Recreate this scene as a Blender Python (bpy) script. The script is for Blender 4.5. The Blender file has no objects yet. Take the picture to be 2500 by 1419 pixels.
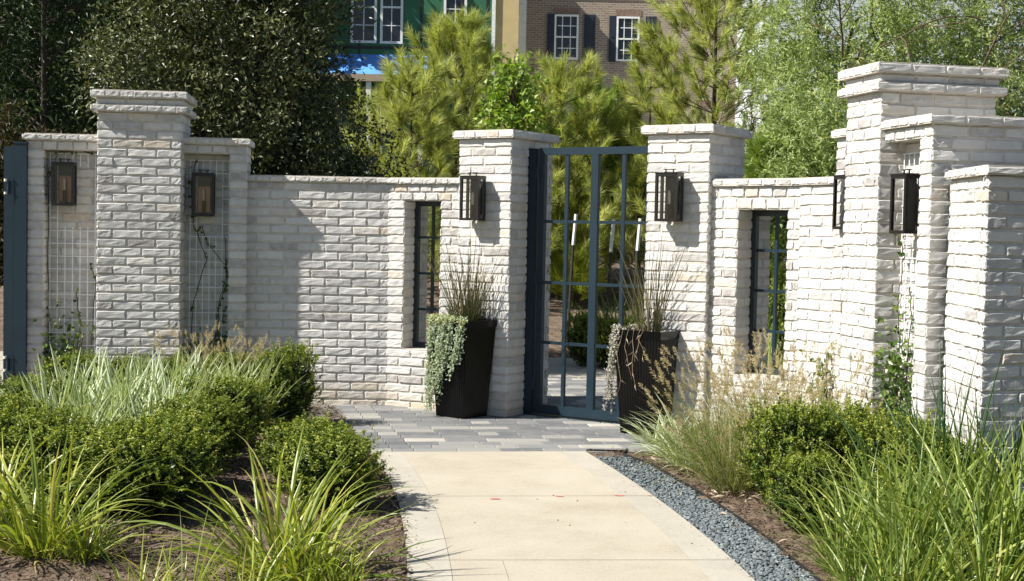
import bpy, math, random
import numpy as np
from mathutils import Vector, Matrix
rng = np.random.default_rng(7)
random.seed(7)
R = math.radians
scene = bpy.context.scene
col = scene.collection

# ------------------------------------------------------------------ camera
FPX, CAM_H = 3300.0, 1.6
PITCH, ROLL = math.atan(144.5 / FPX), R(1.15)
cd = bpy.data.cameras.new('camera')
cd.sensor_width = 36.0
cd.lens = FPX / 2500.0 * 36.0
cd.clip_end = 2000.0
cam = bpy.data.objects.new('camera', cd)
col.objects.link(cam)
fw = Vector((0, math.cos(PITCH), -math.sin(PITCH)))
r0 = Vector((1, 0, 0)); u0_ = Vector((0, math.sin(PITCH), math.cos(PITCH)))
rt = r0 * math.cos(ROLL) + u0_ * math.sin(ROLL)
up = u0_ * math.cos(ROLL) - r0 * math.sin(ROLL)
cam.matrix_world = Matrix(((rt.x, up.x, -fw.x, 0), (rt.y, up.y, -fw.y, 0), (rt.z, up.z, -fw.z, CAM_H), (0, 0, 0, 1)))
scene.camera = cam

# ------------------------------------------------------------------ sky, sun, exposure
SUN_E, SUN_PHI = R(45), R(18)
sx, sy, sz = -math.cos(SUN_E) * math.cos(SUN_PHI), -math.cos(SUN_E) * math.sin(SUN_PHI), math.sin(SUN_E)
w = bpy.data.worlds.new('World'); scene.world = w; w.use_nodes = True
nt = w.node_tree
sky = nt.nodes.new('ShaderNodeTexSky'); sky.sky_type = 'NISHITA'; sky.sun_disc = False
sky.sun_elevation = SUN_E; sky.sun_rotation = math.atan2(sx, sy); sky.air_density = 1.0; sky.dust_density = 0.6
bg = nt.nodes['Background']; bg.inputs['Strength'].default_value = 0.055
nt.links.new(sky.outputs[0], bg.inputs[0])
sl = bpy.data.lights.new('sun', 'SUN'); sl.energy = 4.9; sl.angle = R(0.5); sl.color = (1.0, 0.955, 0.87)
so = bpy.data.objects.new('sun', sl); col.objects.link(so)
so.rotation_euler = Vector((sx, sy, sz)).to_track_quat('Z', 'Y').to_euler()
so.location = (-20, -6, 30)
vs = scene.view_settings
vs.view_transform = 'Standard'; vs.look = 'None'; vs.gamma = 1.0; vs.exposure = 0.95

# ------------------------------------------------------------------ materials
def mat(name):
    m = bpy.data.materials.new(name); m.use_nodes = True
    nt = m.node_tree; nt.nodes.clear()
    out = nt.nodes.new('ShaderNodeOutputMaterial')
    return m, nt, out
def node(nt, t, **kw):
    n = nt.nodes.new(t)
    for k, v in kw.items():
        if k in n.inputs: n.inputs[k].default_value = v
        else: setattr(n, k, v)
    return n
def ramp(nt, fac, stops):
    r = nt.nodes.new('ShaderNodeValToRGB')
    while len(r.color_ramp.elements) < len(stops): r.color_ramp.elements.new(0.5)
    for e, (p, c) in zip(r.color_ramp.elements, stops):
        e.position = p; e.color = (*c, 1)
    nt.links.new(fac, r.inputs[0]); return r.outputs[0]
def mix(nt, fac, a, b, mode='MIX'):
    m = nt.nodes.new('ShaderNodeMix'); m.data_type = 'RGBA'; m.blend_type = mode
    for sock, v in ((m.inputs[0], fac), (m.inputs[6], a), (m.inputs[7], b)):
        if isinstance(v, (int, float)): sock.default_value = v
        elif isinstance(v, tuple): sock.default_value = (*v, 1) if len(v) == 3 else v
        else: nt.links.new(v, sock)
    return m.outputs[2]
def noise(nt, scale, detail=4, rough=0.55, vec=None):
    n = node(nt, 'ShaderNodeTexNoise', Scale=scale, Detail=detail, Roughness=rough)
    if vec is not None: nt.links.new(vec, n.inputs['Vector'])
    return n.outputs[0]
def objco(nt): return nt.nodes.new('ShaderNodeTexCoord').outputs['Object']
def attr(nt, name):
    a = nt.nodes.new('ShaderNodeAttribute'); a.attribute_name = name; return a.outputs['Fac']
def bump(nt, h, strength, dist):
    b = node(nt, 'ShaderNodeBump', Strength=strength, Distance=dist); nt.links.new(h, b.inputs['Height']); return b.outputs[0]
def plain(name, c, rough=0.6, metal=0.0, var=0.12, scale=9.0, bmp=0.0, spec=0.5):
    m, nt, out = mat(name)
    p = node(nt, 'ShaderNodeBsdfPrincipled', Roughness=rough, Metallic=metal)
    p.inputs['Specular IOR Level'].default_value = spec
    n = noise(nt, scale, 5, 0.6, objco(nt))
    c0 = tuple(max(0, x * (1 - var)) for x in c); c1 = tuple(min(1, x * (1 + var)) for x in c)
    nt.links.new(ramp(nt, n, [(0.3, c0), (0.7, c1)]), p.inputs['Base Color'])
    if bmp: nt.links.new(bump(nt, noise(nt, scale * 6, 4, 0.6, objco(nt)), bmp, 0.01), p.inputs['Normal'])
    nt.links.new(p.outputs[0], out.inputs[0]); return m
def leafmat(name, stops, trans=0.3, rough=0.5, spec=0.4, across=None, back=None):
    m, nt, out = mat(name)
    p = node(nt, 'ShaderNodeBsdfPrincipled', Roughness=rough)
    p.inputs['Specular IOR Level'].default_value = spec
    c = ramp(nt, attr(nt, 'tone'), stops)
    if across is not None:
        edge = ramp(nt, attr(nt, 'across'), [(0.42, (0, 0, 0)), (0.6, (1, 1, 1))])
        c = mix(nt, edge, c, across)
    nt.links.new(c, p.inputs['Base Color'])
    t = nt.nodes.new('ShaderNodeBsdfTranslucent')
    nt.links.new(mix(nt, 1.0, c, (1.15, 1.2, 0.5), 'MULTIPLY'), t.inputs[0])
    s = node(nt, 'ShaderNodeMixShader', Fac=trans)
    nt.links.new(p.outputs[0], s.inputs[1]); nt.links.new(t.outputs[0], s.inputs[2])
    nt.links.new(s.outputs[0], out.inputs[0]); return m

def brickmat():
    m, nt, out = mat('whitewashed_brick')
    p = node(nt, 'ShaderNodeBsdfPrincipled', Roughness=0.88)
    p.inputs['Specular IOR Level'].default_value = 0.2
    co = objco(nt); t = attr(nt, 'tone')
    base = ramp(nt, t, [(0.0, (0.30, 0.275, 0.26)), (0.08, (0.41, 0.398, 0.39)), (0.35, (0.51, 0.50, 0.487)), (0.8, (0.61, 0.595, 0.57)), (0.93, (0.56, 0.51, 0.45)), (1.0, (0.50, 0.42, 0.335))])
    n1 = noise(nt, 16, 6, 0.65, co)
    base = mix(nt, ramp(nt, n1, [(0.42, (0, 0, 0)), (0.75, (0.55, 0.55, 0.55))]), base, (0.70, 0.68, 0.64))
    n2 = noise(nt, 45, 5, 0.7, co)
    base = mix(nt, ramp(nt, n2, [(0.60, (0, 0, 0)), (0.80, (0.45, 0.45, 0.45))]), base, (0.34, 0.31, 0.285))
    n3 = noise(nt, 3.0, 4, 0.6, co)
    base = mix(nt, ramp(nt, n3, [(0.60, (0, 0, 0)), (0.8, (0.22, 0.22, 0.22))]), base, (0.52, 0.44, 0.35))
    # damp, soil-splashed foot of the walls
    geo = nt.nodes.new('ShaderNodeNewGeometry'); sep = nt.nodes.new('ShaderNodeSeparateXYZ')
    nt.links.new(geo.outputs['Position'], sep.inputs[0])
    mm = node(nt, 'ShaderNodeMath', operation='MULTIPLY_ADD'); nt.links.new(n3, mm.inputs[0]); mm.inputs[1].default_value = 0.55; nt.links.new(sep.outputs[2], mm.inputs[2])
    base = mix(nt, ramp(nt, mm.outputs[0], [(0.32, (0.55, 0.55, 0.55)), (0.55, (0, 0, 0))]), base, (0.50, 0.41, 0.30))
    nt.links.new(base, p.inputs['Base Color'])
    h = mix(nt, 0.4, noise(nt, 28, 6, 0.7, co), noise(nt, 110, 4, 0.7, co))
    nt.links.new(bump(nt, h, 0.55, 0.012), p.inputs['Normal'])
    nt.links.new(p.outputs[0], out.inputs[0]); return m
M_BRICK = brickmat()
M_MORTAR = plain('lime_mortar', (0.53, 0.495, 0.445), 0.95, 0, 0.16, 14, 0.5, 0.1)
M_BLUE = plain('blue_steel_paint', (0.010, 0.024, 0.037), 0.4, 0.0, 0.15, 5, 0.05, 0.35)
M_IRONSHADE = plain('shaded_iron', (0.016, 0.024, 0.032), 0.45, 0.0, 0.1, 5)  # window frame colour set dark to carry the shade inside the reveals
M_BRONZE = plain('dark_bronze', (0.013, 0.011, 0.010), 0.36, 0.2, 0.2, 12)
M_REFLBROWN = plain('copper_reflector', (0.20, 0.11, 0.065), 0.3, 0.85, 0.2, 10)  # coppery brown paints in the mulch reflected by the lantern glass
M_CANDLE = plain('candle_sleeve', (0.62, 0.55, 0.45), 0.6)
M_WHITE = plain('white_wire', (0.85, 0.86, 0.86), 0.45)
M_BLACK = plain('black_planter_paint', (0.003, 0.003, 0.0033), 0.25, 0.0, 0.2, 6, 0.0, 0.28)
M_SOIL = plain('potting_soil', (0.03, 0.022, 0.016), 0.95, 0, 0.4, 40, 0.8)
M_BARK = plain('bark', (0.12, 0.085, 0.06), 0.9, 0, 0.35, 18, 0.8, 0.2)
M_BARKD = plain('dark_bark', (0.055, 0.043, 0.034), 0.9, 0, 0.35, 18, 0.8, 0.2)
M_EDGE = plain('black_edging', (0.02, 0.02, 0.02), 0.5)
M_PLASTIC = plain('pale_plastic', (0.75, 0.75, 0.72), 0.4)
def glassmat():
    m, nt, out = mat('lantern_glass')
    g = node(nt, 'ShaderNodeBsdfGlossy', Roughness=0.02); t = nt.nodes.new('ShaderNodeBsdfTransparent')
    t.inputs[0].default_value = (0.93, 0.94, 0.93, 1)
    f = node(nt, 'ShaderNodeFresnel', IOR=1.5)
    s = nt.nodes.new('ShaderNodeMixShader')
    nt.links.new(f.outputs[0], s.inputs[0]); nt.links.new(t.outputs[0], s.inputs[1]); nt.links.new(g.outputs[0], s.inputs[2])
    nt.links.new(s.outputs[0], out.inputs[0]); return m
M_GLASS = glassmat()
M_PANE = plain('window_pane', (0.012, 0.015, 0.02), 0.06, 0, 0.1, 1)

# leaves
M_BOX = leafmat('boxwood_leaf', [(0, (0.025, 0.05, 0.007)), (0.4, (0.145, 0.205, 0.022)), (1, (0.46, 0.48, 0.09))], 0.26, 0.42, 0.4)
M_FLAX = leafmat('variegated_leaf', [(0, (0.14, 0.22, 0.09)), (1, (0.28, 0.36, 0.18))], 0.25, 0.45, 0.4, across=(0.60, 0.63, 0.42))
M_STRAP = leafmat('strap_leaf', [(0, (0.10, 0.16, 0.018)), (0.5, (0.25, 0.30, 0.04)), (0.85, (0.44, 0.45, 0.09)), (1, (0.48, 0.39, 0.17))], 0.32, 0.38, 0.5)
M_STRAPG = leafmat('fresh_strap_leaf', [(0, (0.07, 0.125, 0.02)), (0.5, (0.19, 0.26, 0.042)), (0.9, (0.40, 0.44, 0.11)), (1, (0.48, 0.42, 0.18))], 0.32, 0.4, 0.5)
M_STRAPD = leafmat('deep_green_blade', [(0, (0.02, 0.06, 0.02)), (1, (0.06, 0.12, 0.035))], 0.25, 0.4, 0.5)
M_FOUNT = leafmat('fountain_grass_blade', [(0, (0.11, 0.17, 0.04)), (0.6, (0.25, 0.27, 0.10)), (1, (0.48, 0.41, 0.24))], 0.35, 0.55, 0.3)
M_PLUME = leafmat('tan_plume', [(0, (0.42, 0.34, 0.23)), (1, (0.62, 0.53, 0.40))], 0.4, 0.8, 0.1)
M_REED = leafmat('dry_reed', [(0, (0.05, 0.075, 0.025)), (0.5, (0.12, 0.11, 0.05)), (1, (0.22, 0.17, 0.09))], 0.1, 0.6, 0.3)
M_SILVER = leafmat('silver_leaf', [(0, (0.24, 0.31, 0.22)), (0.7, (0.42, 0.48, 0.36)), (1, (0.50, 0.50, 0.26))], 0.3, 0.6, 0.3)
M_DRYSIL = leafmat('dry_silver_leaf', [(0, (0.30, 0.28, 0.25)), (1, (0.52, 0.50, 0.47))], 0.25, 0.7, 0.2)
M_PINE = leafmat('pine_needles', [(0, (0.20, 0.21, 0.06)), (0.5, (0.40, 0.445, 0.13)), (1, (0.64, 0.65, 0.28))], 0.42, 0.5, 0.35)
M_PINEG = leafmat('green_pine_needles', [(0, (0.09, 0.14, 0.03)), (0.5, (0.21, 0.31, 0.06)), (1, (0.44, 0.52, 0.15))], 0.42, 0.5, 0.35)
M_PINEY = leafmat('young_pine_needles', [(0, (0.26, 0.32, 0.04)), (1, (0.48, 0.50, 0.10))], 0.4, 0.5, 0.3)
M_GUM = leafmat('maple_leaf', [(0, (0.12, 0.21, 0.025)), (0.6, (0.27, 0.38, 0.06)), (1, (0.48, 0.56, 0.16))], 0.35, 0.4, 0.5)
M_FEATH = leafmat('feathery_leaf', [(0, (0.15, 0.21, 0.07)), (0.5, (0.33, 0.41, 0.16)), (1, (0.55, 0.60, 0.28))], 0.38, 0.5, 0.3)
M_OAK = leafmat('holly_leaf', [(0, (0.010, 0.018, 0.005)), (0.55, (0.045, 0.062, 0.016)), (1, (0.20, 0.21, 0.07))], 0.15, 0.44, 0.6)
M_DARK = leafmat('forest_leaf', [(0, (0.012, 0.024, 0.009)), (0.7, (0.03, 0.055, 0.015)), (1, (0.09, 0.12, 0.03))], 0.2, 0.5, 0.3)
M_BRUSH = leafmat('brown_brush', [(0, (0.03, 0.03, 0.012)), (1, (0.09, 0.065, 0.03))], 0.2, 0.6, 0.2)
M_VINE = leafmat('vine_leaf', [(0, (0.04, 0.085, 0.012)), (0.6, (0.10, 0.17, 0.03)), (1, (0.22, 0.28, 0.07))], 0.3, 0.35, 0.5)
M_LITTER = leafmat('dead_leaf', [(0, (0.16, 0.10, 0.06)), (1, (0.55, 0.45, 0.34))], 0.2, 0.8, 0.1)
M_CHIP = leafmat('bark_chip', [(0, (0.045, 0.03, 0.02)), (0.7, (0.15, 0.105, 0.072)), (1, (0.32, 0.25, 0.18))], 0.0, 0.95, 0.1)
M_STONE = leafmat('blue_grey_stone', [(0, (0.065, 0.08, 0.085)), (0.75, (0.165, 0.19, 0.20)), (1, (0.30, 0.31, 0.305))], 0.0, 0.85, 0.2)

def groundmat(name, stops, s1, s2, rough=0.95, bs=0.8, bd=0.03):
    m, nt, out = mat(name)
    p = node(nt, 'ShaderNodeBsdfPrincipled', Roughness=rough); p.inputs['Specular IOR Level'].default_value = 0.15
    co = objco(nt)
    f = mix(nt, 0.5, noise(nt, s1, 5, 0.6, co), noise(nt, s2, 5, 0.7, co))
    nt.links.new(ramp(nt, f, stops), p.inputs['Base Color'])
    nt.links.new(bump(nt, noise(nt, s2, 5, 0.75, co), bs, bd), p.inputs['Normal'])
    nt.links.new(p.outputs[0], out.inputs[0]); return m
M_MULCH = groundmat('mulch', [(0.34, (0.06, 0.042, 0.03)), (0.52, (0.155, 0.114, 0.084)), (0.70, (0.27, 0.21, 0.16))], 9, 130, 0.95, 0.5, 0.01)
M_GRASSG = groundmat('far_ground', [(0.35, (0.05, 0.06, 0.02)), (0.55, (0.09, 0.085, 0.045)), (0.7, (0.13, 0.11, 0.07))], 0.8, 14)
M_CONC = groundmat('tan_concrete', [(0.30, (0.265, 0.23, 0.17)), (0.47, (0.385, 0.345, 0.275)), (0.66, (0.45, 0.41, 0.34))], 1.6, 90, 0.85, 0.3, 0.004)
M_CONCW = groundmat('pale_concrete', [(0.32, (0.32, 0.295, 0.25)), (0.5, (0.39, 0.362, 0.305)), (0.66, (0.44, 0.412, 0.353))], 2.0, 50, 0.8, 0.1, 0.003)
M_RED = plain('red_marking_paint', (0.52, 0.16, 0.13), 0.8, 0, 0.25, 30)
M_BED = plain('joint_sand', (0.20, 0.185, 0.16), 0.95, 0, 0.2, 30)
def pavermat():
    m, nt, out = mat('grey_paver')
    p = node(nt, 'ShaderNodeBsdfPrincipled', Roughness=0.8)
    co = objco(nt)
    c = ramp(nt, attr(nt, 'tone'), [(0, (0.085, 0.09, 0.10)), (0.4, (0.155, 0.158, 0.165)), (0.65, (0.235, 0.232, 0.222)), (0.85, (0.31, 0.30, 0.27)), (1, (0.42, 0.40, 0.35))])
    c = mix(nt, ramp(nt, noise(nt, 9, 5, 0.65, co), [(0.4, (0, 0, 0)), (0.75, (0.5, 0.5, 0.5))]), c, (0.25, 0.24, 0.215))
    nt.links.new(c, p.inputs['Base Color'])
    nt.links.new(bump(nt, noise(nt, 60, 5, 0.7, co), 0.25, 0.006), p.inputs['Normal'])
    nt.links.new(p.outputs[0], out.inputs[0]); return m
M_PAVER = pavermat()

# ------------------------------------------------------------------ mesh helpers
class MB:
    """collects quads and triangles with a tone per face and an optional value per vertex"""
    def __init__(s): s.V = []; s.Q = []; s.T = []; s.qt = []; s.tt = []; s.qm = []; s.tm = []; s.A = []; s.n = 0
    def add(s, V, Q=None, T=None, tone=0.5, m=0, across=None):
        V = np.asarray(V, float).reshape(-1, 3)
        if Q is not None and len(Q):
            Q = np.asarray(Q, int).reshape(-1, 4); s.Q.append(Q + s.n)
            s.qt.append(np.broadcast_to(tone, (len(Q),)) if np.ndim(tone) == 0 else np.asarray(tone)); s.qm.append(np.full(len(Q), m))
        if T is not None and len(T):
            T = np.asarray(T, int).reshape(-1, 3); s.T.append(T + s.n)
            s.tt.append(np.broadcast_to(tone, (len(T),)) if np.ndim(tone) == 0 else np.asarray(tone)); s.tm.append(np.full(len(T), m))
        s.A.append(np.zeros(len(V)) if across is None else np.asarray(across, float).ravel())
        s.V.append(V); s.n += len(V); return s
    def box(s, c0, c1, tone=0.5, m=0, X=None):
        x0, y0, z0 = c0; x1, y1, z1 = c1
        V = np.array([(x0, y0, z0), (x1, y0, z0), (x1, y1, z0), (x0, y1, z0), (x0, y0, z1), (x1, y0, z1), (x1, y1, z1), (x0, y1, z1)], float)
        if X is not None: V = X(V)
        Q = [(0, 3, 2, 1), (4, 5, 6, 7), (0, 1, 5, 4), (1, 2, 6, 5), (2, 3, 7, 6), (3, 0, 4, 7)]
        return s.add(V, Q, tone=tone, m=m)
    def tube(s, pts, rad, sides=5, tone=0.5, m=0):
        P = np.asarray(pts, float); n = len(P)
        rad = np.broadcast_to(rad, (n,)) if np.ndim(rad) == 0 else np.asarray(rad)
        D = np.gradient(P, axis=0); D /= np.linalg.norm(D, axis=1)[:, None] + 1e-9
        ref = np.array([0.31, 0.17, 0.93]) if abs(D[0] @ np.array([0.31, 0.17, 0.93])) < 0.9 else np.array([1.0, 0, 0])
        A = np.cross(D, ref); A /= np.linalg.norm(A, axis=1)[:, None] + 1e-9
        B = np.cross(D, A)
        th = np.arange(sides) / sides * 2 * np.pi
        V = P[:, None, :] + rad[:, None, None] * (np.cos(th)[None, :, None] * A[:, None, :] + np.sin(th)[None, :, None] * B[:, None, :])
        i, j = np.meshgrid(np.arange(n - 1), np.arange(sides), indexing='ij'); j2 = (j + 1) % sides
        Q = np.stack([i * sides + j, i * sides + j2, (i + 1) * sides + j2, (i + 1) * sides + j], -1).reshape(-1, 4)
        return s.add(V.reshape(-1, 3), Q, tone=tone, m=m)
    def mesh(s, name, mats, smooth=False):
        V = np.concatenate(s.V) if s.V else np.zeros((0, 3))
        Q = np.concatenate(s.Q) if s.Q else np.zeros((0, 4), int)
        T = np.concatenate(s.T) if s.T else np.zeros((0, 3), int)
        me = bpy.data.meshes.new(name)
        me.vertices.add(len(V)); me.vertices.foreach_set('co', V.astype(np.float32).ravel())
        nl = Q.size + T.size
        me.loops.add(nl); me.loops.foreach_set('vertex_index', np.concatenate([Q.ravel(), T.ravel()]).astype(np.int32))
        npoly = len(Q) + len(T)
        me.polygons.add(npoly)
        tot = np.concatenate([np.full(len(Q), 4), np.full(len(T), 3)]).astype(np.int32)
        st = np.concatenate([[0], np.cumsum(tot)[:-1]]).astype(np.int32) if npoly else np.zeros(0, np.int32)
        me.polygons.foreach_set('loop_start', st); me.polygons.foreach_set('loop_total', tot)
        me.polygons.foreach_set('material_index', np.concatenate(s.qm + s.tm).astype(np.int32))
        me.polygons.foreach_set('use_smooth', np.full(npoly, bool(smooth)))
        a = me.attributes.new('tone', 'FLOAT', 'FACE'); a.data.foreach_set('value', np.concatenate(s.qt + s.tt).astype(np.float32))
        AC = np.concatenate(s.A)
        if np.any(AC):
            b = me.attributes.new('across', 'FLOAT', 'POINT'); b.data.foreach_set('value', AC.astype(np.float32))
        for mm in (mats if isinstance(mats, (list, tuple)) else [mats]): me.materials.append(mm)
        me.update(calc_edges=True); me.validate(); return me
    def build(s, name, mats, parent=None, smooth=False):
        o = bpy.data.objects.new(name, s.mesh(name, mats, smooth)); col.objects.link(o)
        if parent is not None: o.parent = parent
        return o
def tag(o, label, cat, group=None):
    o['label'] = label; o['category'] = cat; o['kind'] = 'thing'
    if group: o['group'] = group
    return o
def empty(name, loc=(0, 0, 0), rz=0.0):
    o = bpy.data.objects.new(name, None); col.objects.link(o); o.location = loc; o.rotation_euler = (0, 0, rz); o.empty_display_size = 0.2; return o
def thing(name, label, cat, loc=(0, 0, 0), rz=0.0, group=None): return tag(empty(name, loc, rz), label, cat, group)
def struct(o, kind='structure'): o['kind'] = kind; return o
def dup(root, loc, rz=None, label=None, scale=None):
    r = root.copy(); col.objects.link(r); r.location = loc
    if rz is not None: r.rotation_euler = (0, 0, rz)
    if scale is not None: r.scale = scale
    if label: r['label'] = label
    for ch in root.children:
        c = ch.copy(); col.objects.link(c); c.parent = r
        for g in ch.children:
            d = g.copy(); col.objects.link(d); d.parent = c
    return r
def nrm(v): return v / (np.linalg.norm(v, axis=-1, keepdims=True) + 1e-9)
def rvec(n): return nrm(rng.normal(size=(n, 3)))

# photo pixel helpers used to read places off the picture: a point at depth Y seen at column px, or on level z
FWn, RTn, UPn = np.array(fw), np.array(rt), np.array(up)
def at(px, py, Y):
    d = FWn * FPX + RTn * (px - 1250) - UPn * (py - 709.5); return np.array([0, 0, CAM_H]) + d * (Y / d[1])
def colx(px, Y): return float(at(px, 565 + (px - 1250) * math.tan(ROLL), Y)[0])
def topz(px, py, Y): return float(at(px, py, Y)[2])

# ------------------------------------------------------------------ bricks
CH = 0.0764; BL = 0.245; MORT = 0.0125
GS = np.array([0, 0.012, 0.03, 0.26, 0.5, 0.74, 0.97, 0.988, 1.0]); GT = np.array([0, 0.05, 0.11, 0.37, 0.63, 0.89, 0.95, 1.0])
gi, gj = np.meshgrid(np.arange(9), np.arange(8), indexing='ij')
BQ = np.stack([gi * 8 + gj, (gi + 1) * 8 + gj, (gi + 1) * 8 + gj + 1, gi * 8 + gj + 1], -1)[:-1, :-1].reshape(-1, 4)
S_, T_ = np.meshgrid(GS, GT, indexing='ij')
RING = (S_ <= 0) | (S_ >= 1) | (T_ <= 0) | (T_ >= 1)
def brick(mb, O, U, N, w, h, proud=0.009, rough=1.0, tone=None):
    """one hand-moulded brick: O lower left on the mortar plane, U along, N outwards, Z up"""
    px = S_ * w; pz = T_ * h
    jx = rng.normal(0, 0.0022, 8)[None, :] * rough; jz = rng.normal(0, 0.0006, S_.shape) * rough
    # wavy top and bottom edge
    k = rng.normal(0, 0.0017 * rough, 9)[:, None]; k2 = rng.normal(0, 0.0017 * rough, 9)[:, None]
    pz = pz + jz + k * T_ + k2 * (1 - T_); px = px + jx
    d = proud + rng.normal(0, 0.0016) * rough + (T_ - 0.5) * rng.normal(-0.0005, 0.0024) * rough + (S_ - 0.5) * rng.normal(0, 0.0022) * rough
    d = d + rng.normal(0, 0.0008, S_.shape) * rough + 0.0018 * np.sin(S_ * 9 + rng.uniform(0, 6)) * np.cos(T_ * 4 + rng.uniform(0, 6)) * rough
    rim = ((S_ < 0.02) | (S_ > 0.98) | (T_ < 0.08) | (T_ > 0.92))
    d = np.where(rim, d - 0.0022 - np.abs(rng.normal(0, 0.0012, S_.shape)), d)
    d = np.where(RING, -0.002, d)
    V = O + px[..., None] * U + d[..., None] * N + pz[..., None] * np.array([0, 0, 1.0])
    mb.add(V.reshape(-1, 3), BQ, tone=float(rng.beta(1.35, 1.35) * 0.9) if tone is None else tone, m=0)
def field(mb, P0, U, N, L, z0, z1, bl=BL, ch=CH, holes=(), off=0.0, proud=0.0078, ends=0.006, tan=0.035, rough=1.0):
    P0 = np.array(P0, float); U = np.array(U, float); N = np.array(N, float)
    nrow = max(1, round((z1 - z0) / ch)); c = (z1 - z0) / nrow
    for i in range(nrow):
        za = z0 + i * c; zm = za + c / 2
        iv = [(-ends, L + ends)]
        for (a, b, ha, hb) in holes:
            if ha < zm < hb:
                nv = []
                for (p, q) in iv:
                    if a > p: nv.append((p, min(q, a)))
                    if b < q: nv.append((max(p, b), q))
                iv = nv
        ph = (bl / 2 if i % 2 else 0.0) + off
        for (p, q) in iv:
            k = math.floor((p - ph) / bl); e = [p]
            x = ph + (k + 1) * bl
            while x < q - 1e-4:
                xx = x + random.uniform(-0.006, 0.006)
                if xx - e[-1] > 0.045 and q - xx > 0.045: e.append(xx)
                x += bl
            e.append(q)
            for a, b in zip(e[:-1], e[1:]):
                g0 = MORT / 2 if a > p + 1e-6 else 0.0; g1 = MORT / 2 if b < q - 1e-6 else 0.0
                t = None
                if random.random() < tan: t = random.uniform(0.9, 1.0) if random.random() < 0.7 else random.uniform(0, 0.08)
                brick(mb, P0 + (a + g0) * U + np.array([0, 0, za + MORT / 2]), U, N, b - a - g0 - g1, c - MORT, proud, rough, t)
class Frame:
    def __init__(s, P0, U):
        s.P = np.array([P0[0], P0[1], 0.0]); u = np.array([U[0], U[1], 0.0]); s.U = u / np.linalg.norm(u)
        s.N = np.array([s.U[1], -s.U[0], 0.0]); s.ang = math.atan2(s.U[1], s.U[0])
    def pt(s, u, d, z=0.0): return s.P + s.U * u - s.N * d + np.array([0, 0, z])
    def X(s, V): return s.P + V[:, 0:1] * s.U - V[:, 1:2] * s.N + V[:, 2:3] * np.array([0, 0, 1.0])
    def box(s, mb, u0, u1, d0, d1, z0, z1, m=1): mb.box((u0, d0, z0), (u1, d1, z1), m=m, X=s.X)
    def front(s, mb, u0, u1, d, z0, z1, **k): field(mb, s.pt(u0, d), s.U, s.N, u1 - u0, z0, z1, **k)
    def right(s, mb, u, d0, d1, z0, z1, **k): field(mb, s.pt(u, d0), -s.N, s.U, d1 - d0, z0, z1, **k)
    def left(s, mb, u, d0, d1, z0, z1, **k): field(mb, s.pt(u, d1), s.N, -s.U, d1 - d0, z0, z1, **k)
    def back(s, mb, u0, u1, d, z0, z1, **k): field(mb, s.pt(u1, d), -s.U, -s.N, u1 - u0, z0, z1, **k)
    def cap(s, mb, u0, u1, d0, d1, z0, z1, over=0.045, sides='FRL', bl=0.118, blr=None):
        a, b, c, e = u0 - over * ('L' in sides), u1 + over * ('R' in sides), d0 - over, d1 + over * ('B' in sides)
        s.box(mb, a, b, c, e, z0, z1 - 0.004)
        kw = dict(ch=z1 - z0, proud=0.006, tan=0.12)
        s.front(mb, a, b, c, z0, z1, bl=bl, **kw)
        if 'R' in sides: s.right(mb, b, c, e, z0, z1, bl=blr or bl, **kw)
        if 'L' in sides: s.left(mb, a, c, e, z0, z1, bl=blr or bl, **kw)
        if 'B' in sides: s.back(mb, a, b, e, z0, z1, bl=bl, **kw)
        # mortar wash on the top
        mb.box((a + 0.01, c + 0.01, z1 - 0.004), (b - 0.01, e - 0.01, z1 + 0.004), m=1, X=s.X)
BM = [M_BRICK, M_MORTAR]
SM = dict(smooth=True)
def wallthing(name, label, cat, mb, capmb=None, group=None):
    o = mb.build(name, BM, None, False); tag(o, label, cat, group)
    if capmb is not None: capmb.build('cap', BM, o, False)
    return o

# ---- gate piers
PL, PR = np.array([-0.03, 11.40]), np.array([1.495, 10.42])
GU = (PR - PL) / np.linalg.norm(PR - PL); GW = 0.52; GD = 0.66
FL = Frame(PL - GU * GW, GU); FR = Frame(PR - GU * GW, GU)
for F, lab in ((FL, 'white brick gate pier left of the blue steel gate, behind the planter of silver trailers'), (FR, 'white brick gate pier right of the blue steel gate, nearer the tall fountain grass')):
    b = MB(); c = MB()
    F.box(b, 0, GW, 0, GD, -0.05, 2.385)
    F.front(b, 0, GW, 0, 0, 2.385); F.right(b, GW, 0, GD, 0, 2.385, off=BL / 2); F.left(b, 0, 0, GD, 0, 2.385, off=BL / 2)
    F.back(b, 0, GW, GD, 0, 2.385)
    F.cap(c, 0, GW, 0, GD, 2.385, 2.45, 0.045, 'FRLB', blr=0.235)
    wallthing('brick_gate_pier', lab, 'gate pier', b, c, 'brick gate piers')

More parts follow.
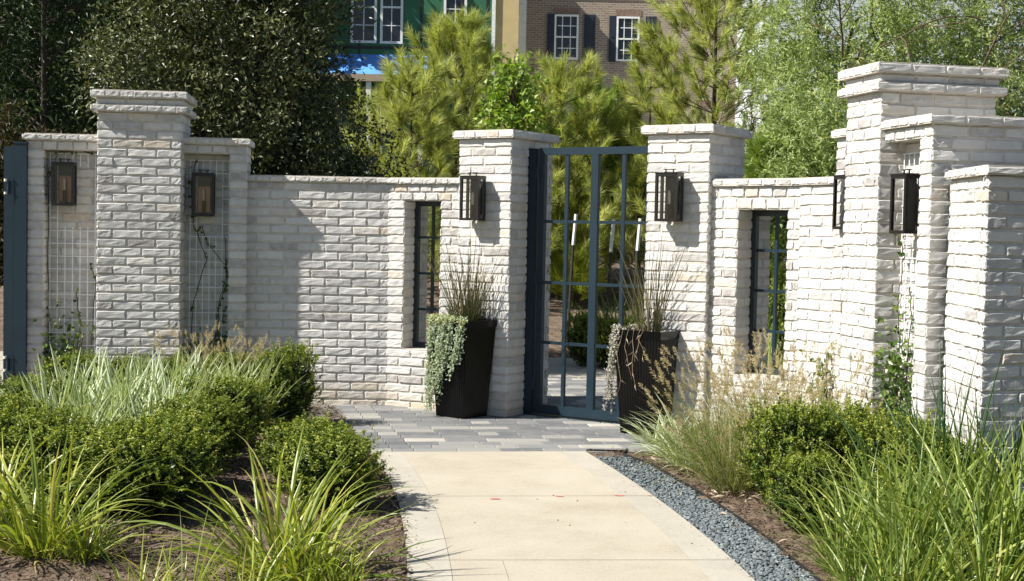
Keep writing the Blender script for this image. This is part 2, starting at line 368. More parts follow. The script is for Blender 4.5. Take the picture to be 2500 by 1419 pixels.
# ---- window walls
def window_wall(F, L, h, wu0, wu1, wz0, wz1, T, lab, flab):
    b = MB(); c = MB(); zc = h - 0.052
    F.box(b, 0, wu0, 0, T, -0.05, zc); F.box(b, wu1, L, 0, T, -0.05, zc)
    F.box(b, wu0, wu1, 0.002, T - 0.002, -0.05, wz0); F.box(b, wu0, wu1, 0.002, T - 0.002, wz1, zc)
    hole = [(wu0, wu1, wz0, wz1)]
    F.front(b, 0, L, 0, 0, wz1 - 0.0, holes=hole, tan=0.16); F.front(b, 0, L, 0, wz1, zc, holes=[], bl=0.122, ch=0.09, tan=0.2)
    F.back(b, 0, L, T, 0, zc, holes=[(L - wu1, L - wu0, wz0, wz1)])
    F.right(b, wu0, 0, T, wz0, wz1); F.left(b, wu1, 0, T, wz0, wz1)
    F.left(b, 0, 0, T, 0, zc); F.right(b, L, 0, T, 0, zc)
    # sill bricks
    F.box(b, wu0, wu1, -0.004, T, wz0 - 0.03, wz0 + 0.008)
    F.cap(c, 0, L, 0, T, zc, h, 0.03, 'F')
    o = wallthing('window_wall', lab, 'brick wall', b, c, 'brick walls with iron windows')
    fr = MB(); W = wu1 - wu0; fd0, fd1 = 0.19, 0.235
    for (a0, a1, z0, z1, dd) in ((0, 0.045, wz0 + .01, wz1, 0), (W - 0.045, W, wz0 + .01, wz1, 0), (0.045, W - 0.045, wz1 - 0.045, wz1, 0), (0.045, W - 0.045, wz0 + .01, wz0 + 0.055, 0)):
        F.box(fr, wu0 + a0, wu0 + a1, fd0, fd1, z0, z1, 0)
    wf = fr.build('window_frame', M_IRONSHADE, o)
    gr = MB()
    F.box(gr, wu0 + W / 2 - 0.011, wu0 + W / 2 + 0.011, fd0 + 0.008, fd1 - 0.008, wz0 + 0.05, wz1 - 0.04, 0)
    for k in (1, 2, 3):
        z = wz0 + 0.03 + (wz1 - wz0 - 0.03) * k / 4
        F.box(gr, wu0 + 0.04, wu0 + W - 0.04, fd0 + 0.011, fd1 - 0.011, z - 0.011, z + 0.011, 0)
    gr.build('glazing_bars', M_BLUE, wf)
    return o
WL0 = np.array([-1.105, 12.0]); WL1 = FL.pt(0, 0.05)[:2]
FWL = Frame(WL0, WL1 - WL0); LWL = float(np.linalg.norm(WL1 - WL0))
def u_at(F, px, d=0.0):
    lo, hi = -2.0, 3.0
    for _ in range(50):
        mid = (lo + hi) / 2; p = F.pt(mid, d); q = 1250 + FPX * p[0] / p[1]
        if q < px: lo = mid
        else: hi = mid
    return lo
window_wall(FWL, LWL, 2.05, u_at(FWL, 984), u_at(FWL, 1075), 0.535, 1.852, 0.46, 'short white brick wall with narrow window left of the gate', '')
WR0 = FR.pt(GW, 0.06)[:2]; WR1 = np.array([2.108, 9.95])
FWR = Frame(WR0, WR1 - WR0); LWR = float(np.linalg.norm(WR1 - WR0))
window_wall(FWR, LWR, 2.03, u_at(FWR, 1797), u_at(FWR, 1921), 0.535, 1.80, 0.46, 'short tan flecked brick wall with narrow window right of the gate', '')

# ---- plain garden walls between window walls and wings
FGL = Frame((-2.40, 12.0), (WL0[0] + 2.40, WL0[1] - 12.0)); LGL = float(np.hypot(WL0[0] + 2.40, WL0[1] - 12.0))
b = MB(); c = MB(); FGL.box(b, 0, LGL, 0, 0.3, -0.05, 2.0); FGL.front(b, 0, LGL, 0, 0, 2.0, tan=0.04); FGL.back(b, 0, LGL, 0.3, 0, 2.0)
FGL.cap(c, 0, LGL, 0, 0.3, 2.0, 2.05, 0.03, 'F')
wallthing('garden_wall', 'plain white brick wall between the trellis wall and the left window wall', 'brick wall', b, c)
FGR = Frame(WR1, (2.30 - WR1[0], 9.60 - WR1[1])); LGR = float(np.hypot(2.30 - WR1[0], 9.60 - WR1[1])) + 0.03
b = MB(); c = MB(); FGR.box(b, 0, LGR, 0, 0.3, -0.05, 1.98); FGR.front(b, 0, LGR, 0, 0, 1.98); FGR.back(b, 0, LGR, 0.3, 0, 1.98)
FGR.cap(c, -0.03, LGR, 0, 0.3, 1.98, 2.03, 0.03, 'F')
wallthing('garden_wall', 'narrow slice of white brick wall between right window and lantern', 'brick wall', b, c)

# ---- wings: pilaster and recessed trellis walls
def pilaster(F, u0, u1, d0, d1, lab, fb=BL):
    b = MB(); c = MB()
    F.box(b, u0, u1, d0, d1, -0.05, 2.555)
    F.front(b, u0, u1, d0, 0, 2.555, tan=0.04, bl=fb); F.right(b, u1, d0, d1, 0, 2.555, off=BL / 2); F.left(b, u0, d0, d1, 0, 2.555, off=BL / 2); F.back(b, u0, u1, d1, 0, 2.555)
    F.cap(c, u0, u1, d0, d1, 2.555, 2.613, 0.05, 'FRLB', blr=0.24)
    e = 0.012; F.box(c, u0 - e, u1 + e, d0 - e, d1 + e, 2.613, 2.672)
    kw = dict(ch=0.059, rough=0.6)
    F.front(c, u0 - e, u1 + e, d0 - e, 2.613, 2.672, **kw); F.right(c, u1 + e, d0 - e, d1 + e, 2.613, 2.672, **kw); F.left(c, u0 - e, d0 - e, d1 + e, 2.613, 2.672, **kw)
    F.cap(c, u0, u1, d0, d1, 2.672, 2.735, 0.055, 'FRLB', blr=0.24)
    return wallthing('brick_pilaster', lab, 'brick pillar', b, c, 'tall brick pilasters')
def trellis_wall(F, u0, u1, d0, d1, jamb, side, lab, nd=0.15, h=2.36):
    """jamb on side 'L' or 'R'; the other end dies into the pilaster"""
    b = MB(); c = MB(); zc = h - 0.055; zl = zc - 0.08
    n0, n1 = (u0 + jamb, u1) if side == 'L' else (u0, u1 - jamb)
    F.box(b, u0, u1, d0 + nd, d1, -0.05, zc)
    ja, jb = (u0, n0) if side == 'L' else (n1, u1)
    F.box(b, ja, jb, d0, d0 + nd + 0.01, -0.05, zl); F.box(b, u0, u1, d0 + 0.002, d0 + nd + 0.01, zl, zc)
    F.front(b, ja, jb, d0, 0, zl, bl=0.4); F.front(b, u0, u1, d0, zl, zc, bl=0.125, ch=0.08)
    F.front(b, n0, n1, d0 + nd, 0, zl)
    if side == 'L': F.right(b, jb, d0, d0 + nd, 0, zl, bl=0.3); F.left(b, u0, d0, d1, 0, zc, off=BL / 2)
    else: F.left(b, ja, d0, d0 + nd, 0, zl, bl=0.3); F.right(b, u1, d0, d1, 0, zc, off=BL * 0.5)
    F.back(b, u0, u1, d1, 0, zc)
    F.cap(c, u0, u1, d0, d1, zc, h, 0.035, 'F' + side, blr=0.24)
    wallthing('trellis_wall', lab, 'brick wall', b, c, 'recessed trellis walls')
    return n0, n1, d0 + nd
FW1 = Frame((-4.198, 11.70), (0.9945, 0.1045))
pilaster(FW1, 0.621, 1.310, -0.16, 0.42, 'white brick pilaster with double cap between two wall niches, left of the gate')
N1 = trellis_wall(FW1, 0, 0.619, 0, 0.40, 0.125, 'L', 'recessed brick wall panel beside the blue driveway gate')
N2 = trellis_wall(FW1, 1.312, 1.854, 0, 0.40, 0.135, 'R', 'recessed brick wall panel between the left pilaster and plain wall')
RU = np.array([0.223, -0.975])
PF = np.array([2.265, 9.25])
FW2 = Frame(PF, RU); PLn = 0.46
pilaster(FW2, 0, PLn, 0, 0.82, 'tallest white brick pilaster with double cap, right of the gate', fb=0.17)
N3 = trellis_wall(FW2, -0.34, -0.002, 0.10, 0.75, 0.12, 'L', 'sliver of recessed wall just beyond the right pilaster')
N4 = trellis_wall(FW2, PLn + 0.002, PLn + 0.58, 0.04, 0.95, 0.125, 'R', 'recessed brick wall with broad end face in front of the right pilaster')
# low end wall, nearest
LU = Frame((2.645, 8.2), (-0.03, -1)); LLn = 0.70
b = MB(); c = MB(); LU.box(b, 0, LLn - 0.1, 0, 0.3, -0.05, 1.965); LU.front(b, 0, LLn, 0, 0, 1.965)
LE = Frame(LU.pt(LLn, 0)[:2], (0.96, 0.28)); LE.box(b, 0.02, 0.2, 0.003, 0.06, -0.05, 1.963); LE.box(b, 0.2, 1.5, 0.004, 0.35, -0.05, 1.964); LE.front(b, 0, 1.5, 0, 0, 1.965, off=BL / 2, tan=0.02)
LU.cap(c, 0.0, LLn - 0.06, 0, 0.3, 1.965, 2.015, 0.035, 'F'); LE.cap(c, -0.03, 1.5, 0, 0.05, 1.965, 2.0155, 0.033, 'F', bl=0.24); LE.box(c, 0.2, 1.5, 0.05, 0.35, 1.965, 2.012)
wallthing('garden_wall', 'low white brick end wall at the right picture edge, near face in shade', 'brick wall', b, c)

# ------------------------------------------------------------------ steel gate
GF = Frame(FL.pt(GW, 0.284)[:2], GU); GL = float(np.linalg.norm(PR - PL)) - GW
g = thing('garden_gate', 'blue grey steel pedestrian gate with sixteen open panes between brick piers', 'gate')
for (a, bb) in ((0.0, 0.085), (GL - 0.085, GL)):
    p = MB(); GF.box(p, a, bb, -0.02, 0.09, 0.02, 2.31, 0); p.build('gate_post', M_BLUE, g)
fr = MB(); ga, gb = 0.105, GL - 0.105; gz0, gz1 = 0.045, 2.315
for (a0, a1, z0, z1) in ((ga, ga + 0.055, gz0, gz1), (gb - 0.055, gb, gz0, gz1), (ga + 0.055, gb - 0.055, gz1 - 0.06, gz1), (ga + 0.055, gb - 0.055, gz0, gz0 + 0.075)):
    GF.box(fr, a0, a1, 0.0, 0.045, z0, z1, 0)
mid = (ga + gb) / 2; GF.box(fr, mid - 0.033, mid + 0.033, 0.001, 0.044, gz0 + 0.074, gz1 - 0.059, 0)
fr.build('gate_frame', M_BLUE, g)
br = MB()
for u in ((ga + mid) / 2, (gb + mid) / 2): GF.box(br, u - 0.015, u + 0.015, 0.006, 0.038, gz0 + 0.07, gz1 - 0.055, 0)
for z in (1.69, 1.17, 0.655):
    GF.box(br, ga + 0.05, gb - 0.05, 0.009, 0.035, z - 0.013, z + 0.013, 0)
br.build('glazing_bars', M_BLUE, g)
th = MB(); GF.box(th, 0, GL, -0.04, 0.12, 0.0, 0.03, 0); th.build('threshold', M_BLUE, g)
for z in (0.3, 1.2, 2.1):
    h_ = MB(); h_.tube([GF.pt(0.095, -0.012, z - 0.05), GF.pt(0.095, -0.012, z + 0.05)], 0.011, 8); h_.build('hinge', M_BLUE, g)
lk = MB(); GF.box(lk, gb - 0.045, gb - 0.012, -0.012, 0.0, 0.95, 1.12, 0); lk.build('lock_plate', M_BRONZE, g)

# driveway gate leaf and its post at the far left
dg = thing('driveway_gate', 'blue grey steel driveway gate post and leaf at the left edge', 'gate')
Fd = Frame((colx(34, 11.66), 11.66), (1, 0))
p = MB(); Fd.box(p, 0, 0.107, 0, 0.107, 0, 2.27, 0); Fd.box(p, -0.006, 0.107 + 0.006, -0.006, 0.113, 2.27, 2.285, 0); p.build('gate_post', M_BLUE, dg)
p = MB(); Fd.box(p, -0.10, -0.012, 0.03, 0.10, 0.06, 2.245, 0); Fd.box(p, -0.10, -0.03, 0.10, 2.6, 2.17, 2.24, 0); Fd.box(p, -0.10, -0.03, 0.10, 2.6, 0.1, 0.2, 0)
for k in range(8): Fd.box(p, -0.085, -0.045, 0.3 + 0.3 * k, 0.325 + 0.3 * k, 0.2, 2.17, 0)
p.build('gate_leaf', M_BLUE, dg)
for z in (1.95, 0.42):
    p = MB(); Fd.box(p, -0.075, 0.0, -0.012, 0.0, z - 0.005, z + 0.005, 0); Fd.box(p, -0.075, 0.0, -0.012, 0.0, z - 0.115, z - 0.105, 0)
    p.tube([Fd.pt(-0.045, -0.004, z - 0.11), Fd.pt(-0.045, -0.004, z)], 0.016, 8); p.tube([Fd.pt(-0.068, -0.012, z - 0.008), Fd.pt(-0.068, -0.012, z + 0.014)], 0.014, 6, m=1)
    p.tube([Fd.pt(-0.068, -0.012, z - 0.118), Fd.pt(-0.068, -0.012, z - 0.098)], 0.014, 6, m=1)
    p.build('hinge', [M_BLUE, M_PLASTIC], dg)

# ------------------------------------------------------------------ lanterns (local: x along wall, -y out of the wall)
def make_lantern(label):
    t = thing('wall_lantern', label, 'lantern', group='box wall lanterns on the brick walls')
    W, H, D, S, e = 0.19, 0.37, 0.115, 0.035, 0.021
    f = MB(); y1 = -S; y0 = -S - D
    for x in (-W / 2, W / 2 - e):
        for y in (y0, y1 - e): f.box((x, y, -H / 2), (x + e, y + e, H / 2))
    for z in (-H / 2, H / 2 - e):
        f.box((-W / 2 + e, y0, z), (W / 2 - e, y0 + e, z + e)); f.box((-W / 2 + e, y1 - e, z), (W / 2 - e, y1, z + e))
        f.box((-W / 2, y0 + e, z), (-W / 2 + e, y1 - e, z + e)); f.box((W / 2 - e, y0 + e, z), (W / 2, y1 - e, z + e))
    f.box((-W / 2 - 0.003, y0 - 0.003, H / 2), (W / 2 + 0.003, y1 + 0.003, H / 2 + 0.008))
    f.box((-W / 2 + e, y0 + e, -H / 2 + 0.002), (W / 2 - e, y1 - e, -H / 2 + 0.010))
    f.build('frame', M_BRONZE, t)
    h = MB()
    for x in (-0.032, 0.032): h.box((x - 0.004, (y0 + y1) / 2 - 0.004, H / 2 + 0.008), (x + 0.004, (y0 + y1) / 2 + 0.004, H / 2 + 0.030))
    h.box((-0.052, (y0 + y1) / 2 - 0.006, H / 2 + 0.030), (0.052, (y0 + y1) / 2 + 0.006, H / 2 + 0.037)); h.build('top_bar', M_BRONZE, t)
    bp = MB(); bp.box((-0.055, -S, -0.13), (0.055, -S + 0.025, 0.13)); bp.box((-0.03, -S + 0.025, -0.05), (0.03, 0.13, 0.05)); bp.build('back_plate', M_BRONZE, t)
    rf = MB(); rf.box((-0.052, y1 - e - 0.001, -0.15), (0.052, y1 - e + 0.003, 0.075), m=0); rf.box((-0.054, y1 - e + 0.003, -H / 2 + e), (0.054, y1 - e + 0.007, H / 2 - e), m=1)
    rf.build('reflector', [M_REFLBROWN, M_BRONZE], t)  # front layer holds the painted brown reflection, bronze plate behind
    cn = MB(); yc = (y0 + y1) / 2
    cn.tube([(0, yc, -H / 2 + 0.01), (0, yc, -0.05)], 0.013, 10, m=1); cn.tube([(0, yc, -0.05), (0, yc, 0.005)], 0.011, 10)
    cn.tube([(0, yc, 0.005), (0, yc, 0.025), (0, yc, 0.045), (0, yc, 0.06)], [0.009, 0.013, 0.009, 0.001], 8); cn.build('candle', [M_CANDLE, M_BRONZE], t, True)
    gl = MB()
    gl.add([(-W / 2 + e, y0 + 0.008, -H / 2 + e), (W / 2 - e, y0 + 0.008, -H / 2 + e), (W / 2 - e, y0 + 0.008, H / 2 - e), (-W / 2 + e, y0 + 0.008, H / 2 - e)], [(0, 1, 2, 3)])
    for x in (-W / 2 + 0.008, W / 2 - 0.008):
        gl.add([(x, y0 + e, -H / 2 + e), (x, y1 - e, -H / 2 + e), (x, y1 - e, H / 2 - e), (x, y0 + e, H / 2 - e)], [(0, 1, 2, 3)])
    gl.build('glass', M_GLASS, t)
    return t
def dark_back(o):
    for c in o.children:
        if c.name.startswith('reflector'):
            c.data = c.data.copy(); c.data.materials[0] = M_BRONZE
    return o
def place_lantern(F, u, d, z, label, first=[None]):
    p = F.pt(u, d, z)
    if first[0] is None:
        first[0] = make_lantern(label); o = first[0]; o.location = p; o.rotation_euler = (0, 0, F.ang)
    else: o = dup(first[0], p, F.ang, label)
    return o
place_lantern(FW1, u_at(FW1, 160, N1[2] - 0.0), N1[2], 1.93, 'bronze box lantern nearest the driveway gate, in the leftmost niche')
place_lantern(FW1, u_at(FW1, 497, N2[2]), N2[2], 1.865, 'bronze box lantern in the niche just right of the left pilaster')
dark_back(place_lantern(FL, u_at(FL, 1166), -0.008, 1.87, 'bronze box lantern on the gate pier above the silver trailing planter'))
dark_back(place_lantern(FR, u_at(FR, 1642), -0.008, 1.885, 'bronze box lantern on the gate pier right of the steel gate'))
dark_back(place_lantern(FW2, -0.17, 0.186, 1.845, 'bronze lantern seen edge on, half hidden behind the tallest pilaster'))
dark_back(place_lantern(FW2, PLn + 0.25, 0.15, 1.82, 'largest looking bronze lantern, in front of the white trellis at right'))

# ------------------------------------------------------------------ trellises
def trellis(F, u0, u1, d, z0, z1, gu, gz, zc0, zc1, label):
    """wire grid with its middle wires cut out round the lantern between zc0 and zc1"""
    b = MB(); nu = max(2, round((u1 - u0) / gu)); us = np.linspace(u0, u1, nu + 1); r = 0.0036
    zs = np.arange(z1, z0 - 1e-3, -gz); d = d - 0.035
    for i, u in enumerate(us):
        if 2 <= i <= nu - 2:
            b.tube([F.pt(u, d, zc1), F.pt(u, d, z1)], r, 5); b.tube([F.pt(u, d, z0), F.pt(u, d, zc0)], r, 5)
        else: b.tube([F.pt(u, d, z0), F.pt(u, d, z1)], r, 5)
    for k, z in enumerate(zs):
        dz = d - 2 * r
        if zc0 < z < zc1:
            b.tube([F.pt(us[0] - 0.01, dz, z), F.pt(us[1] + 0.01, dz, z)], r, 5); b.tube([F.pt(us[-2] - 0.01, dz, z), F.pt(us[-1] + 0.01, dz, z)], r, 5)
        else: b.tube([F.pt(us[0] - 0.01, dz, z), F.pt(us[-1] + 0.01, dz, z)], r, 5)
    for u in (us[1], us[-2]):
        for z in (z0 + 0.2, z1 - 0.2): b.tube([F.pt(u, d, z), F.pt(u, d + 0.04, z)], 0.004, 5)
    tag(b.build('wire_trellis', M_WHITE), label, 'trellis', 'white wire trellises')
trellis(FW1, N1[0] + 0.035, N1[1] - 0.01, N1[2], 0.3, 2.20, 0.060, 0.112, 1.56, 2.09, 'white wire trellis in the leftmost niche behind its lantern')
trellis(FW1, N2[0] + 0.05, N2[1] - 0.02, N2[2], 0.45, 2.17, 0.060, 0.112, 1.50, 2.03, 'white wire trellis right of the left pilaster with a thin vine on it')
trellis(FW2, N4[0] + 0.04, N4[1] - 0.03, N4[2], 0.3, 2.15, 0.060, 0.112, 1.58, 2.03, 'white wire trellis in the right niche below and above the large lantern')

# ------------------------------------------------------------------ ground, path, pavers
YL = np.array([9.46, 7.88, 6.98, 6.09, 5.0, 3.5, 1.0]); XL = np.array([-0.97, -0.65, -0.54, -0.45, -0.37, -0.30, -0.28])
YR = np.array([9.67, 8.09, 7.03, 6.21, 5.0, 3.5, 1.0]); XR = np.array([0.55, 0.87, 1.035, 1.13, 1.21, 1.25, 1.25])
pl = np.polyfit(YL, XL, 4); pr = np.polyfit(YR, XR, 4)
def edgeL(y): return np.polyval(pl, y)
def edgeR(y): return np.polyval(pr, y)
def pathpt(v, s):
    """v runs 0 at the pavers to 1 close to the camera, s 0..1 across"""
    ya = 9.46 + (1.0 - 9.46) * v; yb = 9.67 + (1.0 - 9.67) * v
    return (edgeL(ya) * (1 - s) + edgeR(yb) * s, ya * (1 - s) + yb * s)
def vL(y): return (y - 9.46) / (1.0 - 9.46)
ZP = 0.03
pa = MB()
joints = [0.0, vL(7.89), vL(6.36), vL(4.84), vL(3.3), vL(1.7), 1.0]
def strip(s0, s1, v0, v1, z, m, n=14, gv=0.0):
    vv = np.linspace(v0, v1, n); V = []
    for v in vv:
        for s in (s0, s1): V.append((*pathpt(v, s), z))
    for v in vv:
        for s in (s0, s1): V.append((*pathpt(v, s), -0.08))
    Q = []
    for i in range(n - 1):
        a = 2 * i; o = 2 * n
        Q += [(a, a + 2, a + 3, a + 1), (a, a + o, a + 2 + o, a + 2), (a + 1, a + 3, a + 3 + o, a + 1 + o)]
    Q += [(0, 1, 1 + 2 * n, 2 * n), (2 * n - 2, 4 * n - 2, 4 * n - 1, 2 * n - 1)]
    pa.add(V, Q, m=m)
gp = 0.0005
for a, bq in zip(joints[:-1], joints[1:]):
    strip(0.0, 0.128, a + gp, bq - gp, ZP, 1); strip(0.1295, 0.8705, a + gp, bq - gp, ZP, 0) if a < vL(6.4) else None
    if a >= vL(6.4):
        strip(0.1295, 0.288, a + gp, bq - gp, ZP, 0); strip(0.2895, 0.8705, a + gp, bq - gp, ZP, 0)
    strip(0.872, 1.0, a + gp, bq - gp, ZP, 1)
strip(0.004, 0.996, 0.0, 1.0, ZP - 0.012, 2)
for (v, s, rx, ry) in ((vL(7.80), 0.370, 0.036, 0.020), (vL(7.87), 0.625, 0.030, 0.015), (vL(7.89), 0.865, 0.034, 0.016), (vL(7.885), 0.985, 0.012, 0.012)):
    c_ = pathpt(v, s); n = 22; V = [(c_[0], c_[1], ZP + 0.003)]
    for k in range(n):
        a = 2 * math.pi * k / n; q = random.uniform(0.65, 1.15); V.append((c_[0] + rx * q * math.cos(a), c_[1] + ry * q * math.sin(a), ZP + 0.003))
    pa.add(V, T=[(0, 1 + k, 1 + (k + 1) % n) for k in range(n)], m=3)
for _ in range(14):
    v, s = random.uniform(0.02, 0.5), random.uniform(0.03, 0.98); c_ = pathpt(v, s); q = random.uniform(0.002, 0.004)
    pa.box((c_[0] - q, c_[1] - q, ZP), (c_[0] + q, c_[1] + q, ZP + q), m=4)
struct(pa.build('path', [M_CONC, M_CONCW, M_BED, M_RED, M_SOIL]))

# pavers
pv = MB(); PU = np.array([1.52, 0.21]) / np.hypot(1.52, 0.21); PV = np.array([-PU[1], PU[0]]); PO = np.array([-0.97, 9.46])
def paver(u0, u1, v0, v1, t, gap=0.003):
    def X(V):
        P = PO + V[:, 0:1] * PU + V[:, 1:2] * PV; return np.column_stack([P, V[:, 2]])
    c = 0.004
    zt = ZP - 0.002 + random.uniform(-0.0015, 0.0015)
    a, bq, d, e = u0 + gap, u1 - gap, v0 + gap, v1 - gap
    V = np.array([(a, d, -.05), (bq, d, -.05), (bq, e, -.05), (a, e, -.05), (a, d, zt - c), (bq, d, zt - c), (bq, e, zt - c), (a, e, zt - c), (a + c, d + c, zt), (bq - c, d + c, zt), (bq - c, e - c, zt), (a + c, e - c, zt)], float)
    V[8:, 2] += rng.normal(0, 0.0008, 4)
    Q = [(8, 9, 10, 11), (4, 5, 9, 8), (5, 6, 10, 9), (6, 7, 11, 10), (7, 4, 8, 11), (0, 1, 5, 4), (1, 2, 6, 5), (2, 3, 7, 6), (3, 0, 4, 7)]
    pv.add(X(V), Q, tone=t, m=0)
v = 0.0; rowi = 0
while v < 5.3:
    h = 0.155
    left = -0.19 * v / 2.0 + 0.0      # left edge drifts
    xs = left
    for k in range(2):
        if v < 2.55: paver(xs - 0.155 * 0 + 0.155 * k, xs + 0.155 * (k + 1), v, v + h, float(rng.beta(2, 2.4)))
    u = xs + 0.31 if v < 2.55 else -0.4
    rmax = 2.3 if v < 1.4 else 4.2
    while u < rmax:
        l = random.choice([0.155, 0.23, 0.31, 0.31]); t = float(rng.beta(1.8, 2.2))
        if random.random() < 0.12: t = random.uniform(0.88, 1.0)
        paver(u, u + l, v, v + h, t); u += l
    v += h; rowi += 1
def X2(V):
    P = PO + V[:, 0:1] * PU + V[:, 1:2] * PV; return np.column_stack([P, V[:, 2]])
pv.box((-0.45, 0.0, -0.06), (4.2, 5.3, ZP - 0.009), m=1, X=X2)
struct(pv.build('paving', [M_PAVER, M_BED]))

# rear concrete walk beyond the gate
rp = MB(); rp.add([(-3.0, 14.9, ZP), (6.0, 14.2, ZP), (6.0, 16.4, ZP), (-3.0, 17.2, ZP)], [(0, 1, 2, 3)]); struct(rp.build('rear_path', M_CONCW))

# gravel strip
gv = [(0.60, 9.70)]
ys = np.linspace(9.66, 1.0, 60)
gl = np.array([[edgeR(y) + 0.004, y] for y in ys]); wd = 0.20 + 0.10 * np.clip((9.66 - ys) / 0.6, 0, 1); wd = np.where(ys < 6.6, 0.29, wd); gr_ = np.array([[edgeR(y) + ww, y + 0.05] for y, ww in zip(ys, wd)])
gr_[0] = [0.86, 9.80]
gb = MB(); V = []
for a, bq in zip(gl, gr_): V += [(*a, 0.005), (*bq, 0.005)]
gb.add(V, [(2 * i, 2 * i + 2, 2 * i + 3, 2 * i + 1) for i in range(59)], tone=0.15)
ico = np.array([(0, 0, 1), (0.89, 0, 0.45), (0.28, 0.85, 0.45), (-0.72, 0.53, 0.45), (-0.72, -0.53, 0.45), (0.28, -0.85, 0.45), (0.72, 0.53, -0.45), (-0.28, 0.85, -0.45), (-0.89, 0, -0.45), (-0.28, -0.85, -0.45), (0.72, -0.53, -0.45), (0, 0, -1)])
icf = np.array([(0, 1, 2), (0, 2, 3), (0, 3, 4), (0, 4, 5), (0, 5, 1), (1, 6, 2), (2, 7, 3), (3, 8, 4), (4, 9, 5), (5, 10, 1), (6, 7, 2), (7, 8, 3), (8, 9, 4), (9, 10, 5), (10, 6, 1), (11, 7, 6), (11, 8, 7), (11, 9, 8), (11, 10, 9), (11, 6, 10)])
for _ in range(11000):
    i = random.triangular(0, 58.9, 14); k = int(i); f = i - k; s = random.uniform(0.02, 0.98)
    a = gl[k] * (1 - f) + gl[k + 1] * f; bq = gr_[k] * (1 - f) + gr_[k + 1] * f; p = a * (1 - s) + bq * s
    q = random.uniform(0.005, 0.0115)
    V = ico * rng.uniform(0.65, 1.15, (12, 1)) * np.array([q, q, q * 0.8]); th_ = random.uniform(0, 6.28); c_, s_ = math.cos(th_), math.sin(th_)
    V = np.column_stack([V[:, 0] * c_ * 1.25 - V[:, 1] * s_, V[:, 0] * s_ * 1.25 + V[:, 1] * c_, V[:, 2]])
    gb.add(V + np.array([p[0], p[1], 0.016 + random.uniform(0, 0.016)]), T=icf, tone=random.betavariate(2.5, 2))
o = struct(gb.build('gravel', M_STONE), 'stuff'); o['label'] = 'blue grey gravel strip along the right edge of the path'
ed = MB(); V = []
for p in gr_: V += [(p[0] + 0.002, p[1], -0.03), (p[0] + 0.006, p[1], -0.03), (p[0] + 0.002, p[1], 0.042), (p[0] + 0.006, p[1], 0.042)]
Q = []
for i in range(59): a = 4 * i; Q += [(a, a + 4, a + 6, a + 2), (a + 1, a + 3, a + 7, a + 5), (a + 2, a + 6, a + 7, a + 3)]
ed.add(V, Q); ed.box((0.56, 9.70, -0.02), (0.86, 9.704, 0.04))
tag(ed.build('steel_edging', M_EDGE), 'thin black steel edging between the blue grey gravel and the mulch', 'edging')

# mulch beds
def zone_clear(x, y):
    """true where the mulch must stay below path, gravel and pavers"""
    on = (x > edgeL(np.clip(y, 1, 9.5)) + 0.02) & (x < edgeR(np.clip(y, 1, 9.7)) + np.where(y < 9.6, 0.28, 0.0)) & (y < 9.7)
    q = (np.stack([x, y], -1) - PO); u = q @ PU; v = q @ PV
    on |= (v > 0) & (v < 5.3) & (u > -0.19 * v / 2.0) & ((u < 2.25))
    return on
def mulch_sheet(x0, x1, y0, y1, step, zf, name, chips, ctest, cb=None):
    nx, ny = int((x1 - x0) / step), int((y1 - y0) / step)
    xs, ys_ = np.linspace(x0, x1, nx), np.linspace(y0, y1, ny)
    Xg, Yg = np.meshgrid(xs, ys_, indexing='ij')
    Z = zf(Xg, Yg) + rng.normal(0, 0.006, Xg.shape)
    on = ctest(Xg, Yg); Z = np.where(on, -0.045, Z)
    b = MB(); i, j = np.meshgrid(np.arange(nx - 1), np.arange(ny - 1), indexing='ij')
    Q = np.stack([i * ny + j, (i + 1) * ny + j, (i + 1) * ny + j + 1, i * ny + j + 1], -1).reshape(-1, 4)
    b.add(np.stack([Xg, Yg, Z], -1).reshape(-1, 3), Q, m=0)
    cb = cb or (x0, x1, y0, y1); cx, cy = rng.uniform(cb[0], cb[1], chips), rng.uniform(cb[2], cb[3], chips); ok = ~ctest(cx, cy); cx, cy = cx[ok], cy[ok]; n = len(cx)
    P = np.stack([cx, cy, zf(cx, cy) + 0.012 + rng.uniform(0, 0.012, n)], -1)
    az = rng.uniform(0, 6.28, n); D = nrm(np.stack([np.cos(az), np.sin(az), rng.normal(0, 0.35, n)], -1)); Nn = nrm(np.stack([rng.normal(0, .4, n), rng.normal(0, .4, n), np.ones(n)], -1))
    addleaves(b, P, D, Nn, rng.uniform(0.012, 0.05, n), rng.uniform(0.004, 0.011, n), rng.beta(1.4, 2.4, n), m=1, fold=0.1)
    return struct(b.build(name, [M_MULCH, M_CHIP]))
def addleaves(mb, P, D, Nn, L, W, tone, m=0, fold=0.25, droop=0.15, wide=0.42):
    n = len(P); S = nrm(np.cross(D, Nn)); Nn = nrm(np.cross(S, D)); L = np.broadcast_to(L, (n,))[:, None]; W = np.broadcast_to(W, (n,))[:, None]
    A = P; B = P + D * L * wide + S * W * 0.5 + Nn * W * fold; C = P + D * L - Nn * L * droop; E = P + D * L * wide - S * W * 0.5 + Nn * W * fold
    V = np.stack([A, B, C, E], 1).reshape(-1, 3); k = np.arange(n)[:, None] * 4
    mb.add(V, np.concatenate([k, k + 3, k + 2, k + 1], 1), tone=tone, m=m)
mulch_sheet(-7.5, 5.5, 4.2, 12.6, 0.04, lambda x, y: 0.018 + 0.012 * np.sin(x * 3.1 + y) * np.cos(y * 2.3), 'mulch_bed', 70000, zone_clear, (-3.6, 2.9, 4.6, 11.9))
def zberm(x, y): return 0.01 + np.clip((y - 16.8 - 0.08 * x) / 8.5, 0, 1) ** 1.1 * 1.0
